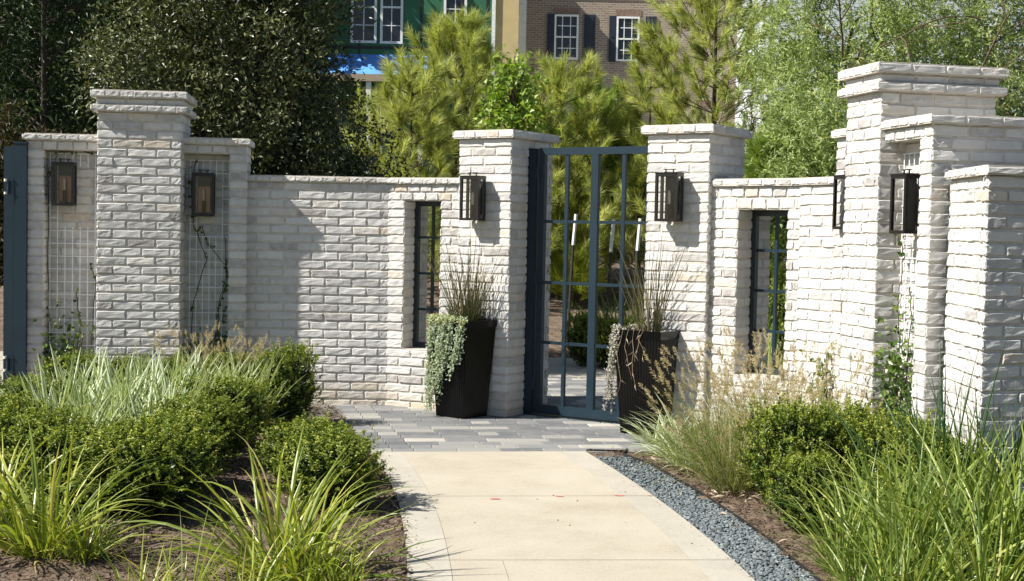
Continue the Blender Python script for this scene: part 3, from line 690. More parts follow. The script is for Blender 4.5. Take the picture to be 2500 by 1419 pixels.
mulch_sheet(-8, 10, 13.0, 27, 0.09, zberm, 'mulch_berm', 26000, lambda x, y: (y < 17.2 - 0.088 * x) & (x > -3) & (y < 17.3))
gd = MB(); gd.add([(-400, -30, -0.07), (400, -30, -0.07), (400, 700, -0.07), (-400, 700, -0.07)], [(0, 1, 2, 3)]); struct(gd.build('ground', M_GRASSG))
dv = MB(); dv.add([(-9.5, 5.5, 0.02), (-4.72, 5.5, 0.02), (-4.5, 12.3, 0.02), (-4.5, 20, 0.02), (-9.5, 20, 0.02)], [(0, 1, 2, 3)], [(0, 3, 4)]); struct(dv.build('driveway', M_CONCW))
exec_plants = True

# ------------------------------------------------------------------ plant builders
def blades(mb, P, az, el, L, W, curve, tone, k=6, three=True, m=0, base=0.55, ls=None):
    n = len(P); L = np.broadcast_to(L, (n,)); W = np.broadcast_to(W, (n,)); curve = np.broadcast_to(curve, (n,))
    t = np.linspace(0, 1, k + 1)
    th = el[:, None] - curve[:, None] * t[None, :] ** 1.4
    H = np.stack([np.cos(az), np.sin(az), np.zeros(n)], -1)
    step = (L / k)[:, None]
    dx = np.cumsum(np.concatenate([np.zeros((n, 1)), np.cos((th[:, 1:] + th[:, :-1]) / 2) * step], 1), 1)
    dz = np.cumsum(np.concatenate([np.zeros((n, 1)), np.sin((th[:, 1:] + th[:, :-1]) / 2) * step], 1), 1)
    sway = rng.normal(0, 0.10, n)[:, None] * t[None, :] ** 2 * L[:, None]
    sd = np.stack([-np.sin(az), np.cos(az), np.zeros(n)], -1)
    C = P[:, None, :] + H[:, None, :] * dx[..., None] + np.array([0, 0, 1.0]) * dz[..., None] + sd[:, None, :] * sway[..., None]
    tw = rng.normal(0, 0.5, n)[:, None] * t[None, :] + rng.uniform(-0.6, 0.6, n)[:, None]
    up_ = -np.sin(th)[..., None] * H[:, None, :] + np.cos(th)[..., None] * np.array([0, 0, 1.0])
    S = np.cos(tw)[..., None] * sd[:, None, :] + np.sin(tw)[..., None] * up_
    prof = np.interp(t, [0, 0.25, 0.6, 1.0], [base, 1.0, 0.85, 0.04])
    hw = (W[:, None] * prof[None, :] / 2)[..., None]
    if three:
        U3 = np.cross(S, np.cos(th)[..., None] * H[:, None, :] + np.sin(th)[..., None] * np.array([0, 0, 1.0]))
        V = np.stack([C - S * hw, C - U3 * hw * 0.35, C + S * hw], 2); c = 3; ac = np.broadcast_to(np.array([1.0, 0.0, 1.0]), (n, k + 1, 3))
    else:
        V = np.stack([C - S * hw, C + S * hw], 2); c = 2; ac = np.zeros((n, k + 1, 2))
    a, i, j = np.meshgrid(np.arange(n), np.arange(k), np.arange(c - 1), indexing='ij')
    o = a * (k + 1) * c
    Q = np.stack([o + i * c + j, o + i * c + j + 1, o + (i + 1) * c + j + 1, o + (i + 1) * c + j], -1).reshape(-1, 4)
    tone = np.broadcast_to(tone, (n,))
    mb.add(V.reshape(-1, 3), Q, tone=np.repeat(tone, k * (c - 1)), m=m, across=ac.reshape(-1))
    return C
def disc(n, r):
    a = rng.uniform(0, 2 * np.pi, n); q = r * np.sqrt(rng.uniform(0, 1, n)); return np.stack([q * np.cos(a), q * np.sin(a), np.zeros(n)], -1), a
def clump(mb, n, rad, L, W, el, curve, three=True, k=6, m=0, tone=(1.6, 1.8)):
    P, a = disc(n, rad); az = a + rng.normal(0, 0.7, n)
    return blades(mb, P, az, np.radians(rng.uniform(*el, n)), rng.uniform(*L, n), rng.uniform(*W, n), np.radians(rng.uniform(*curve, n)), rng.beta(*tone, n), k=k, three=three, m=m)
def plumes(mb, n, rad, L, el, curve, plume, m_stem=0, m_pl=1):
    P, a = disc(n, rad)
    C = blades(mb, P, a + rng.normal(0, 0.6, n), np.radians(rng.uniform(*el, n)), rng.uniform(*L, n), np.full(n, 0.0035), np.radians(rng.uniform(*curve, n)), rng.uniform(0.6, 1, n), k=8, three=False, m=m_stem, base=1)
    for c in C:
        ax = c[-1] - c[-3]; ln = np.linalg.norm(ax); ax = ax / (ln + 1e-9); pl_ = random.uniform(*plume); nh = 46
        t = rng.uniform(0, 1, nh); b0 = c[-1] - ax * pl_ * 0.25 + ax * (t * pl_)[:, None]
        D = nrm(ax * 1.15 + rvec(nh)); hl = 0.024 * np.sin(np.pi * (0.12 + 0.83 * t)) + 0.006
        addleaves(mb, b0, D, rvec(nh), hl, 0.0042, rng.uniform(0, 1, nh), m=m_pl, fold=0.05)

def boxwood_mesh(name, w, h, seed, nsh=560):
    global rng
    b = MB(); n = nsh
    d = rvec(n); d[:, 2] = np.where(d[:, 2] < -0.55, -d[:, 2], d[:, 2])
    e = 4.2; r = 1.0 / (np.sum(np.abs(d) ** e, 1) ** (1 / e))
    lump = 1 + 0.06 * np.sin(d[:, 0] * 5 + seed) + 0.06 * np.cos(d[:, 1] * 6 + seed * 2) + 0.04 * np.sin(d[:, 2] * 7 + seed)
    half = np.array([w / 2, w / 2, h / 2])
    depth = rng.uniform(0.66, 0.95, n)
    cut = (d[:, 2] < -0.2) & (rng.random(n) < 0.55); depth = np.where(cut, 0.45, depth)
    P0 = d * (r * lump * depth)[:, None] * half + np.array([0, 0, h / 2])
    ax = nrm(d * 0.8 + np.array([0, 0, 0.9]) + rng.normal(0, 0.35, (n, 3)))
    k = 24
    t = rng.uniform(0.05, 1, (n, k)); SL = rng.uniform(0.06, 0.12, n) * np.where(rng.random(n) < 0.05, 1.7, 1.0)
    P = P0[:, None, :] + ax[:, None, :] * (t * SL[:, None])[..., None]
    D = nrm(ax[:, None, :] * 0.55 + rng.normal(0, 0.75, (n, k, 3)))
    Nn = nrm(d[:, None, :] * 0.7 + ax[:, None, :] * 0.5 + rng.normal(0, 0.4, (n, k, 3)))
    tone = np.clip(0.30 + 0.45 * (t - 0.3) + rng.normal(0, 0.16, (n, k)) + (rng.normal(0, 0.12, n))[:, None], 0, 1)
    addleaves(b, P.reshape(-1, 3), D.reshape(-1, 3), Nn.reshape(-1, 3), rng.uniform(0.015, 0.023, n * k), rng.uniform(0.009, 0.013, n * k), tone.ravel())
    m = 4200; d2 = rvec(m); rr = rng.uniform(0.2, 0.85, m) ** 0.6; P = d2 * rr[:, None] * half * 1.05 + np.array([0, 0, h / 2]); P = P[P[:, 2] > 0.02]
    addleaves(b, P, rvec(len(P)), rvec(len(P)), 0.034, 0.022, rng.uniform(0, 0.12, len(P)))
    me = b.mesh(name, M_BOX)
    s = MB()
    for _ in range(14):
        d3 = rvec(1)[0]; d3[2] = abs(d3[2]) + 0.6; d3 /= np.linalg.norm(d3); q = np.array([0, 0, 0.0]); s.tube([q + rng.normal(0, .02, 3) * [1, 1, 0], d3 * half * 0.8 + [0, 0, 0.03], d3 * half * 1.4 + np.array([0, 0, h * 0.22])], [0.008, 0.006, 0.003], 5)
    return me, s.mesh(name + '_stems', M_BARKD)
BOXM = [boxwood_mesh('boxwood', 0.56, 0.60, s) for s in (1, 2, 3, 4)]
def place2(name, meshes, x, y, rz, s, label, cat, group, parts, z=0.0):
    """a thing at x, y made of shared meshes: parts are (part name, mesh)"""
    t = thing(name, label, cat, (x, y, z), rz, group)
    t.scale = s if hasattr(s, '__len__') else (s, s, s)
    for pn, me in parts:
        o = bpy.data.objects.new(pn, me); col.objects.link(o); o.parent = t
    return t
def gx(px, Y): return colx(px, Y)
BOXES = [  # px at eye level column, depth, scale xyz, label
    (190, 10.80, (1.06, 1.00, 0.81), 'clipped boxwood at the foot of the leftmost wall niche'),
    (75, 9.60, (1.10, 1.05, 0.74), 'clipped boxwood below the hinge of the driveway gate'),
    (-10, 8.60, (1.10, 1.05, 0.72), 'clipped boxwood cut by the left picture edge, behind the left strap leaf clump'),
    (318, 11.10, (0.64, 0.61, 0.78), 'small boxwood in front of the left pilaster, peeping over striped leaves'),
    (432, 11.10, (0.64, 0.61, 0.78), 'small boxwood at the foot of the right side of the left pilaster'),
    (560, 11.20, (0.74, 0.70, 0.81), 'small boxwood behind the left tan plumes'),
    (702, 10.70, (0.85, 0.80, 0.99), 'tall boxwood closest to the plain white wall'),
    (548, 9.55, (1.12, 1.07, 0.81), 'boxwood at the inner end of the left hedge, right of the striped leaves'),
    (492, 8.75, (1.10, 1.05, 0.72), 'boxwood second from the inner end of the left hedge'),
    (415, 8.00, (1.10, 1.05, 0.72), 'boxwood in the left hedge, second from its front corner'),
    (365, 7.30, (1.20, 1.13, 0.74), 'boxwood at the front corner of the left hedge above open mulch'),
    (215, 7.45, (1.20, 1.13, 0.72), 'boxwood in the front row of the left hedge, third from the picture edge'),
    (85, 7.70, (1.20, 1.13, 0.78), 'boxwood behind the leaning blades of the left strap leaf clump'),
    (760, 8.25, (1.01, 0.96, 0.63), 'boxwood nearest the pavers, left of the path'),
    (815, 7.60, (1.06, 1.00, 0.66), 'boxwood nearest the concrete path, behind the strap leaf clump'),
    (1955, 7.85, (0.97, 0.92, 0.97), 'boxwood at the path end of the right hedge'),
    (2075, 8.10, (1.01, 0.96, 0.89), 'boxwood second from the path in the right hedge'),
    (2200, 7.70, (1.01, 0.96, 0.89), 'boxwood in the right hedge below the climbing vine'),
    (2290, 7.25, (0.92, 0.87, 0.85), 'boxwood in the right hedge at the foot of the low end wall'),
    (1990, 7.20, (0.69, 0.65, 0.68), 'low boxwood in front of the right hedge, behind the lush strap leaves'),
]
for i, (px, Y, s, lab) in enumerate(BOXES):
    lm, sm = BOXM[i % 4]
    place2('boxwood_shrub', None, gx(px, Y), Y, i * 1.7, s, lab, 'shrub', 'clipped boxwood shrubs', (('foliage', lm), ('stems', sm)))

def flax_mesh(seed):
    b = MB(); clump(b, 60, 0.11, (0.45, 0.70), (0.024, 0.034), (50, 86), (2, 32)); clump(b, 22, 0.12, (0.3, 0.5), (0.02, 0.028), (30, 60), (10, 50)); return b.mesh('flax', M_FLAX)
FLAXM = [flax_mesh(s) for s in range(3)]
FLAX = [(140, 9.2, 1.0, 'striped flax lily nearest the left edge, among boxwoods'), (205, 9.7, 1.05, 'striped flax lily in the left hedge hollow, second from the left'),
        (255, 9.1, .95, 'striped flax lily low in front of the left patch'), (300, 10.2, 1.0, 'striped flax lily rising toward the left pilaster'), (340, 9.35, 1.05, 'striped flax lily at the middle front of the patch'),
        (395, 10.1, 1.05, 'striped flax lily in the middle of the patch, tips against the pilaster'), (440, 9.4, 1.0, 'striped flax lily just behind the inner hedge boxwood'), (455, 10.6, .95, 'striped flax lily at the back below the left vine'),
        (520, 10.3, .95, 'striped flax lily behind the end boxwood of the left hedge'), (605, 10.5, .95, 'striped flax lily wedged between the two right boxwoods of the left bed'), (390, 8.75, .85, 'striped flax lily at the front tip of the patch'),
        (180, 8.6, .8, 'short striped flax lily behind the front row of the left hedge')]
for i, (px, Y, s, lab) in enumerate(FLAX):
    place2('flax_lily', None, gx(px, Y), Y, i * 2.1, s * 1.08, lab, 'plant', 'striped flax lilies in the left bed', (('leaves', FLAXM[i % 3]),))
def flaxg_mesh():
    b = MB(); clump(b, 60, 0.08, (0.3, 0.52), (0.013, 0.02), (30, 84), (20, 80)); return b.mesh('flaxg', M_FLAX)
FG = [flaxg_mesh(), flaxg_mesh()]
for i, (px, Y, s, lab) in enumerate([(1650, 9.75, 0.9, 'striped flax lily at the foot of the right planter'), (1700, 9.25, 1.15, 'striped flax lily leaning out beside the tan plumes'), (1690, 9.1, .85, 'arching striped flax lily at the edge of the right mulch'), (1610, 10.05, .7, 'small striped flax lily hugging the right planter')]):
    place2('flax_lily', None, gx(px, Y), Y, i * 1.3, s, lab, 'plant', 'striped flax lilies by the right planter', (('leaves', FG[i % 2]),))

def strap_mesh(n, L, mt, W=(0.012, 0.020), el=(38, 88), cv=(20, 95)):
    b = MB(); clump(b, n, 0.10, L, W, el, cv, k=8); clump(b, 16, 0.11, (.2, .5), (.006, .012), (5, 45), (20, 80), tone=(30, 1)); clump(b, 30, .08, (.1, .3), (.008, .014), (40, 88), (0, 60), tone=(2, 5)); return b.mesh('strap', mt)
STL = [strap_mesh(115, (0.40, 0.85), M_STRAP), strap_mesh(90, (0.35, 0.75), M_STRAP), strap_mesh(46, (0.3, 0.62), M_STRAP, (0.009, 0.015), (45, 88), (15, 90))]
for i, (px, Y, k, s, lab) in enumerate([(105, 6.35, 0, 1.0, 'large arching strap leaf clump at the lower left corner'), (-20, 6.7, 1, 1.0, 'strap leaf clump cut by the left picture edge'), (215, 6.3, 1, .62, 'strap leaf clump just right of the lower left corner clump'),
                                        (690, 5.95, 0, 1.05, 'large sunlit strap leaf clump left of the path, bottom of the picture'), (770, 5.75, 1, .85, 'strap leaf clump leaning over the edge of the path'),
                                        (440, 5.15, 2, 0.95, 'sparse upright blades in the lower left mulch'), (330, 5.2, 2, .75, 'thin sparse blades beside open mulch, lower left'), (600, 5.3, 2, .8, 'thin blades in front of the large sunlit strap leaf clump'), (850, 5.6, 2, .75, 'few thin blades reaching over the concrete at the bottom')]):
    place2('strap_leaf_clump', None, gx(px, Y), Y, i * 1.9, s, lab, 'plant', 'strap leaf clumps in the left bed', (('leaves', STL[k]),))
STR = [strap_mesh(84, (0.45, 0.92), M_STRAPG, (0.013, 0.021), (48, 88), (8, 75)) for _ in range(2)]
RS = [(2080, 6.3, .75), (2130, 6.75, .85), (2190, 6.0, .95), (2240, 6.5, 1.0), (2300, 5.8, 1.0), (2330, 6.9, 1.0), (2400, 6.2, 1.1), (2460, 6.8, 1.1), (2500, 5.9, 1.1), (2430, 5.3, 1.0), (2230, 5.3, .8), (2560, 6.3, 1.15), (2140, 5.45, .6)]
RL = ['lush green strap leaf clump leaning furthest over the right mulch', 'lush strap leaf clump just in front of the right hedge', 'lush strap leaf clump in the right bed, near its path side bottom', 'lush strap leaf clump in the middle of the right mass', 'lush strap leaf clump low in the right mass, well in front',
      'lush strap leaf clump at the foot of the low end wall', 'tall lush strap leaf clump near the right edge of the picture', 'tall lush strap leaf clump in front of the shaded end wall', 'lush strap leaf clump cut by the right picture edge', 'lush strap leaf clump at the bottom right corner', 'short lush strap leaf clump at the bottom of the right bed', 'tall lush strap leaf clump mostly outside the right picture edge', 'smallest strap leaf clump on the open mulch, lower right']
for i, ((px, Y, s), lab) in enumerate(zip(RS, RL)):
    place2('strap_leaf_clump', None, gx(px, Y), Y, i * 2.3, s * .9, lab, 'plant', 'lush strap leaf clumps in the right bed', (('leaves', STR[i % 2]),))
b = MB(); clump(b, 75, 0.16, (0.6, 1.05), (0.008, 0.012), (62, 88), (4, 30)); mt_ = b.mesh('tallgrass', M_STRAPD)
for i, (px, Y, s, lab) in enumerate([(2330, 7.2, 1.1, 'tall upright dark green grass in front of the low end wall'), (2445, 7.1, .95, 'dark green grass at the right edge below the shaded bricks')]):
    place2('tall_grass', None, gx(px, Y), Y, i * 2.0, s, lab, 'grass clump', 'dark green tall grasses', (('leaves', mt_),))

def fountain_mesh(n, npl):
    b = MB(); clump(b, n, 0.12, (0.45, 0.85), (0.004, 0.007), (35, 86), (20, 90), three=False, k=7)
    plumes(b, npl, 0.14, (0.5, 0.9), (55, 88), (0, 30), (0.08, 0.14)); return b.mesh('fountain', [M_FOUNT, M_PLUME])
FM = [fountain_mesh(420, 80), fountain_mesh(400, 64)]
for i, (px, Y, s, lab) in enumerate([(1765, 8.9, .95, 'tan fountain grass nearest the right planter'), (1865, 9.2, 1.05, 'tan fountain grass below the right iron window'), (1965, 9.0, 1.05, 'tan fountain grass left of the tallest pilaster'), (1800, 8.3, .8, 'fountain grass on the mulch at the front of the right bed'), (2060, 8.7, .7, 'fountain grass at the foot of the tallest pilaster'),
                                     (1885, 8.5, .9, 'fountain grass directly behind the right boxwoods'), (495, 11.2, .85, 'tan plumed grass at the foot of the niche right of the left pilaster'), (640, 11.3, .78, 'tan plumed grass against the plain white wall'), (560, 11.4, .75, 'tan plumed grass under the corner of the plain wall')]):
    place2('fountain_grass', None, gx(px, Y), Y, i * 1.1, s, lab, 'grass clump', 'tan fountain grasses', (('blades', FM[i % 2]),))

# litter of dead leaves
b = MB()
for (px, py, n, sp) in ((1790, 1210, 60, .12), (1985, 1262, 26, .07), (1640, 1120, 30, .1), (1700, 1150, 30, .14), (1890, 1300, 12, .2), (540, 1355, 8, .04), (1900, 1215, 16, .08), (1455, 1000, 3, .3), (968, 1243, 3, .012)):
    d = FWn * FPX + RTn * (px - 1250) - UPn * (py - 709.5); q = np.array([0, 0, CAM_H]) + d * (-(CAM_H - 0.03) / d[2])
    P = q + np.column_stack([rng.normal(0, sp, n), rng.normal(0, sp, n), rng.uniform(0.0, .03, n)]); addleaves(b, P, nrm(rvec(n) * [1, 1, .4]), nrm(rvec(n) + [0, 0, 1]), rng.uniform(.04, .10, n), rng.uniform(.008, .02, n), rng.uniform(0, 1, n), fold=.3)
n = 170; yy = rng.uniform(4.9, 9.4, n); left_ = rng.random(n) < .62
xx = np.where(left_, edgeL(yy) + np.abs(rng.normal(0, .05, n)), edgeR(yy) - np.abs(rng.normal(0, .04, n)))
addleaves(b, np.column_stack([xx, yy, np.full(n, ZP + .003)]), nrm(rvec(n) * [1, 1, .15]), nrm(rvec(n) * .3 + [0, 0, 1]), rng.uniform(.008, .026, n), rng.uniform(.003, .007, n), rng.uniform(0, .4, n), fold=.1)
o = struct(b.build('leaf_litter', M_LITTER), 'stuff'); o['label'] = 'pale dead leaves lying on the mulch of both beds'

# ------------------------------------------------------------------ planters with their planting
def planter_mesh():
    H, a0, a1 = 0.82, 0.152, 0.200; b = MB(); nf = 15
    us = np.linspace(-1, 1, nf * 2 + 1)
    for k in range(4):
        ca, sa = math.cos(k * math.pi / 2), math.sin(k * math.pi / 2)
        V = []; zs = [0.0, 0.76, 0.76, 0.82]
        for zi, z in enumerate(zs):
            a = a0 + (a1 - a0) * z / H + (0.006 if zi >= 2 else 0)
            for j, u in enumerate(us):
                o_ = 0.006 if (j % 2 and 0 < zi < 2 or j % 2 and zi == 0) else 0.0
                x, y = u * a, -(a - o_); V.append((x * ca - y * sa, x * sa + y * ca, z))
        n = len(us); Q = []
        for zi in range(3):
            for j in range(n - 1): Q.append((zi * n + j, zi * n + j + 1, (zi + 1) * n + j + 1, (zi + 1) * n + j))
        b.add(V, Q)
        ai = a1 - 0.02; Vr = [(-a1 - .006, -a1 - .006, H), (a1 + .006, -a1 - .006, H), (ai, -ai, H), (-ai, -ai, H), (ai, -ai, H - .1), (-ai, -ai, H - .1)]
        b.add([(x * ca - y * sa, x * sa + y * ca, z) for x, y, z in Vr], [(0, 1, 2, 3), (3, 2, 4, 5)])
    s = MB(); ai = a1 - 0.021; n = 9; g = np.linspace(-ai, ai, n); X_, Y_ = np.meshgrid(g, g, indexing='ij'); Z_ = H - .05 + rng.normal(0, .006, X_.shape)
    i, j = np.meshgrid(np.arange(n - 1), np.arange(n - 1), indexing='ij')
    s.add(np.stack([X_, Y_, Z_], -1).reshape(-1, 3), np.stack([i * n + j, (i + 1) * n + j, (i + 1) * n + j + 1, i * n + j + 1], -1).reshape(-1, 4))
    return b.mesh('planter', M_BLACK), s.mesh('soil', M_SOIL)
PM = planter_mesh()
PA = R(-39)
def pcenter(cx, cy):   # near corner of the foot -> centre
    e1 = np.array([math.cos(PA), math.sin(PA)]); e2 = np.array([-e1[1], e1[0]])
    return np.array([cx, cy]) - e1 * 0.152 + e2 * 0.152
CLP = pcenter(-0.385, 11.20); CRP = pcenter(1.135, 10.42)
for c_, lab in ((CLP, 'tapered black square planter left of the gate, half hidden by silver trailers'), (CRP, 'tapered black square planter right of the gate with ribbed side in view')):
    place2('planter', None, c_[0], c_[1], PA, 1.0 if c_ is CLP else (1.1, 1.1, 1.0), lab, 'planter', 'tapered black planters', (('pot', PM[0]), ('soil', PM[1])), z=ZP)
def reeds(c_, n, L, dens, label, lean=0.0, off=(0, 0)):
    b = MB(); P, a = disc(n, 0.11); P[:, 0] += off[0]; P[:, 1] += off[1]
    el = np.radians(rng.uniform(66, 89, n)); blades(b, P, a + rng.normal(0, .5, n), el, rng.uniform(*L, n), rng.uniform(.0045, .008, n), np.radians(rng.uniform(-4, 22, n)), rng.beta(1.5, 1.5, n), k=6, three=False, base=1.0)
    m = dens; P, a = disc(m, .13); blades(b, P, a, np.radians(rng.uniform(50, 88, m)), rng.uniform(.08, .32, m), rng.uniform(.005, .008, m), np.radians(rng.uniform(0, 50, m)), rng.uniform(0, .45, m), k=4, three=False, base=1.0)
    o = b.build('reed_clump', M_REED); o.location = (c_[0], c_[1], ZP + .77); tag(o, label, 'plant', 'reeds in the planters'); return o
reeds(CLP + [0.02, 0.03], 150, (.45, .92), 200, 'dense upright horsetail reeds in the left planter')
reeds(CRP + [0.0, 0.02], 120, (.4, 1.0), 60, 'thin dry leaning reeds in the right planter')
def trailer(c_, spans, mt_, label, dens=1.0, top=True):
    """strands hanging over the rim: spans of (edge fraction along rim left-front, length)"""
    b = MB(); s = MB()
    e1 = np.array([math.cos(PA), math.sin(PA)]); e2 = np.array([-e1[1], e1[0]])
    for (u, v, ln, du) in spans:      # u, v position on rim square (-1..1), outward side inferred
        a1 = 0.212; p0 = np.array([*(c_ + e1 * u * a1 * .8 + e2 * v * a1 * .8), ZP + .80]); pr_ = np.array([*(c_ + e1 * u * a1 + e2 * v * a1), ZP + .835])
        out = nrm(np.array([*(e1 * u * (abs(u) >= .99) + e2 * v * (abs(v) >= .99)), 0]))
        pts = [p0, pr_ + out * .015]; k = max(3, int(ln / .07)); q = pts[-1].copy(); sid = np.array([e1[0], e1[1], 0])
        for i in range(k):
            q = q + np.array([0, 0, -ln / k]) + out * random.uniform(-.006, .007) + sid * (random.uniform(-.012, .012) + du * ln / k); q[2] = max(q[2], ZP + 0.01); pts.append(q.copy())
        pts = np.array(pts); s.tube(pts, .0016, 4)
        m = int(ln * 230 * dens) + 12; t = rng.uniform(0, len(pts) - 1.001, m); i = t.astype(int); f = (t - i)[:, None]
        P = pts[i] * (1 - f) + pts[i + 1] * f + rng.normal(0, .011, (m, 3))
        Nn = nrm(out + rng.normal(0, .6, (m, 3)) + [0, 0, .4]); D = nrm(rvec(m) + np.array([0, 0, -.5]) + out * .5)
        addleaves(b, P, D, Nn, rng.uniform(.010, .025, m), rng.uniform(.010, .023, m), np.clip(rng.normal(.5, .24, m) + np.where(P[:, 2] > ZP + .8, .35, 0), 0, 1), fold=.15, wide=.55)
    if top:
        m = 900; P = np.column_stack([rng.normal(-.6, .35, m), rng.normal(-.55, .4, m)]).clip(-1.05, 1.05); z = ZP + .80 + rng.uniform(0, .05, m)
        Pw = c_ + P[:, 0:1] * e1 * .2 + P[:, 1:2] * e2 * .2
        addleaves(b, np.column_stack([Pw, z]), rvec(m), nrm(rvec(m) + [0, 0, 1.2]), .02, .02, rng.uniform(.5, 1, m), fold=.15, wide=.55)
    root = tag(s.build('trailing_plant', M_BARK), label, 'plant', 'trailing silver plants in the planters')
    b.build('leaves', mt_, root); return root
sp = [(-1.0, random.uniform(-1, 1), random.uniform(.45, .83), 0.0) for _ in range(18)] + [(random.uniform(-1, -.1), -1.0, random.uniform(.4, .82), random.uniform(-.1, .05)) for _ in range(13)] + [(random.choice((.05, .3, .36)) + random.uniform(-.06, .06), -1.0, random.uniform(.35, .7), -.22) for _ in range(10)] + [(random.uniform(.72, 1.0), -1.0, random.uniform(.3, .5), -.2) for _ in range(9)]
trailer(CLP, sp, M_SILVER, 'silvery green trailer cascading down the left planter')
sp = [(-1.0, random.uniform(-1, 1.0), random.uniform(.35, .80), 0.0) for _ in range(22)] + [(random.uniform(-1, -.75), -1.0, random.uniform(.3, .7), -.12) for _ in range(5)]
trailer(CRP, sp, M_DRYSIL, 'withered pale trailer hanging from the left edge of the right planter', dens=.8, top=False)
b = MB()
e1 = np.array([math.cos(PA), math.sin(PA)]); e2 = np.array([-e1[1], e1[0]])
for u, ln in ((-.6, .5), (-.35, .36), (-.1, .42), (.2, .25), (.35, .2)):
    p = np.array([*(CRP + e1 * u * .2 - e2 * .16), ZP + .80]); pts = [p, p + np.array([*(-e2 * .07), .03])]
    for k in range(5): pts.append(pts[-1] + np.array([*(e1 * random.uniform(-.03, .03)), -ln / 5]) - np.array([*(e2 * .003), 0]))
    b.tube(pts, [.0026, .0026, .0024, .0022, .002, .0018, .0012], 4, tone=random.uniform(.2, .6))
    P = np.array(pts[2:]); addleaves(b, P, nrm(rvec(len(P)) + [0, 0, -1]), rvec(len(P)), .06, .008, rng.uniform(.5, 1, len(P)))
tag(b.build('dead_stems', M_LITTER), 'withered straw coloured stems drooping over the front of the right planter', 'dead plant')

# ------------------------------------------------------------------ vines on the trellises
def vine(F, d, paths, label, dens=26, bush=None, size=(.03, .05)):
    s = MB(); b = MB()
    for pts in paths:
        q = np.array([F.pt(u, d - .04 + random.uniform(-.015, .005), z) for u, z in pts])
        # smooth
        t = np.linspace(0, len(q) - 1, len(q) * 6); i = np.minimum(t.astype(int), len(q) - 2); f = (t - i)[:, None]; f = f * f * (3 - 2 * f); q = q[i] * (1 - f) + q[i + 1] * f + rng.normal(0, .004, (len(t), 3))
        s.tube(q, .0035, 5); m = max(3, int(len(pts) * dens / 10)); k = rng.integers(0, len(q), m)
        addleaves(b, q[k] + rng.normal(0, .008, (m, 3)), nrm(rvec(m) + F.N * .3), nrm(F.N + rng.normal(0, .5, (m, 3))), rng.uniform(*size, m), rng.uniform(.02, .034, m), rng.uniform(0, .9, m), fold=.12)
    if bush:
        for (u, z, ru, rz_, n) in bush:
            P = np.array([F.pt(u, d - .05, z)]) + F.U * rng.normal(0, ru, n)[:, None] + F.N * np.abs(rng.normal(0, .07, n))[:, None] + np.array([0, 0, 1.0]) * rng.normal(0, rz_, n)[:, None]; P[:, 2] = np.maximum(P[:, 2], .03)
            addleaves(b, P, nrm(rvec(n) + F.N * .4), nrm(F.N + rng.normal(0, .6, (n, 3)) + [0, 0, .4]), rng.uniform(.035, .06, n), rng.uniform(.025, .04, n), rng.uniform(0, 1, n), fold=.12)
            for _ in range(12): s.tube([F.pt(u + random.uniform(-.05, .05), d - .03, 0), F.pt(u + random.gauss(0, ru), d - .08, z + random.gauss(0, rz_))], .003, 4)
    root = tag(s.build('climbing_vine', M_BARKD), label, 'vine', 'climbing vines on the trellises'); b.build('leaves', M_VINE, root)
ua, ub, dd = N1
vine(FW1, dd, [[(ua + .02, .2), (ua + .03, .8), (ua + .02, 1.4), (ua + .03, 2.0), (ua + .1, 2.2), (ua + .3, 2.24), (ub - .1, 2.2)], [(ub - .02, .3), (ub - .03, .9), (ub - .02, 1.5), (ub - .01, 2.1)], [(ua + .25, .3), (ua + .3, .7), (ua + .26, 1.0)], [(ub - .1, .5), (ub - .06, 1.1), (ub - .12, 1.25)]], 'leafy vine bushing at the foot of the leftmost niche', bush=[(ua + .22, .42, .13, .17, 330), (ua + .1, .3, .08, .14, 120)])
ua, ub, dd = N2
vine(FW1, dd, [[(ua + .06, .4), (ua + .08, .9), (ua + .2, 1.3), (ua + .08, 1.6), (ua + .06, 2.0), (ua + .1, 2.18)], [(ua + .2, .4), (ua + .33, .75), (ua + .42, 1.0), (ua + .36, 1.25), (ua + .2, 1.45), (ua + .15, 1.6)], [(ub - .06, .4), (ub - .12, .8), (ub - .03, 1.1), (ub - .05, 1.5)], [(ua + .1, .45), (ua + .3, .62), (ub - .1, .9), (ub - .04, 1.15)]], 'thin dark vine straggling over the trellis right of the left pilaster', dens=40, bush=[(ua + .16, .48, .10, .08, 70), (ub - .03, .5, .06, .10, 90)])
ua, ub, dd = N4
vine(FW2, dd, [[(ua + .05, .3), (ua + .08, .8), (ua + .04, 1.2), (ua + .1, 1.5), (ua + .02, 1.62)], [(ua + .2, .3), (ua + .16, .7), (ua + .22, 1.1), (ua + .18, 1.3)]], 'green vine climbing the right trellis beside the tallest pilaster', dens=60, bush=[(ua + .12, .62, .10, .22, 420), (ua + .1, .25, .14, .15, 240)])
vine(FGR, 0.0, [[(LGR - .05, .1), (LGR - .06, .5), (LGR - .03, .78)]], 'small leafy vine shoot against the narrow white wall slice', dens=90, bush=[(LGR - .05, .6, .03, .09, 46)])

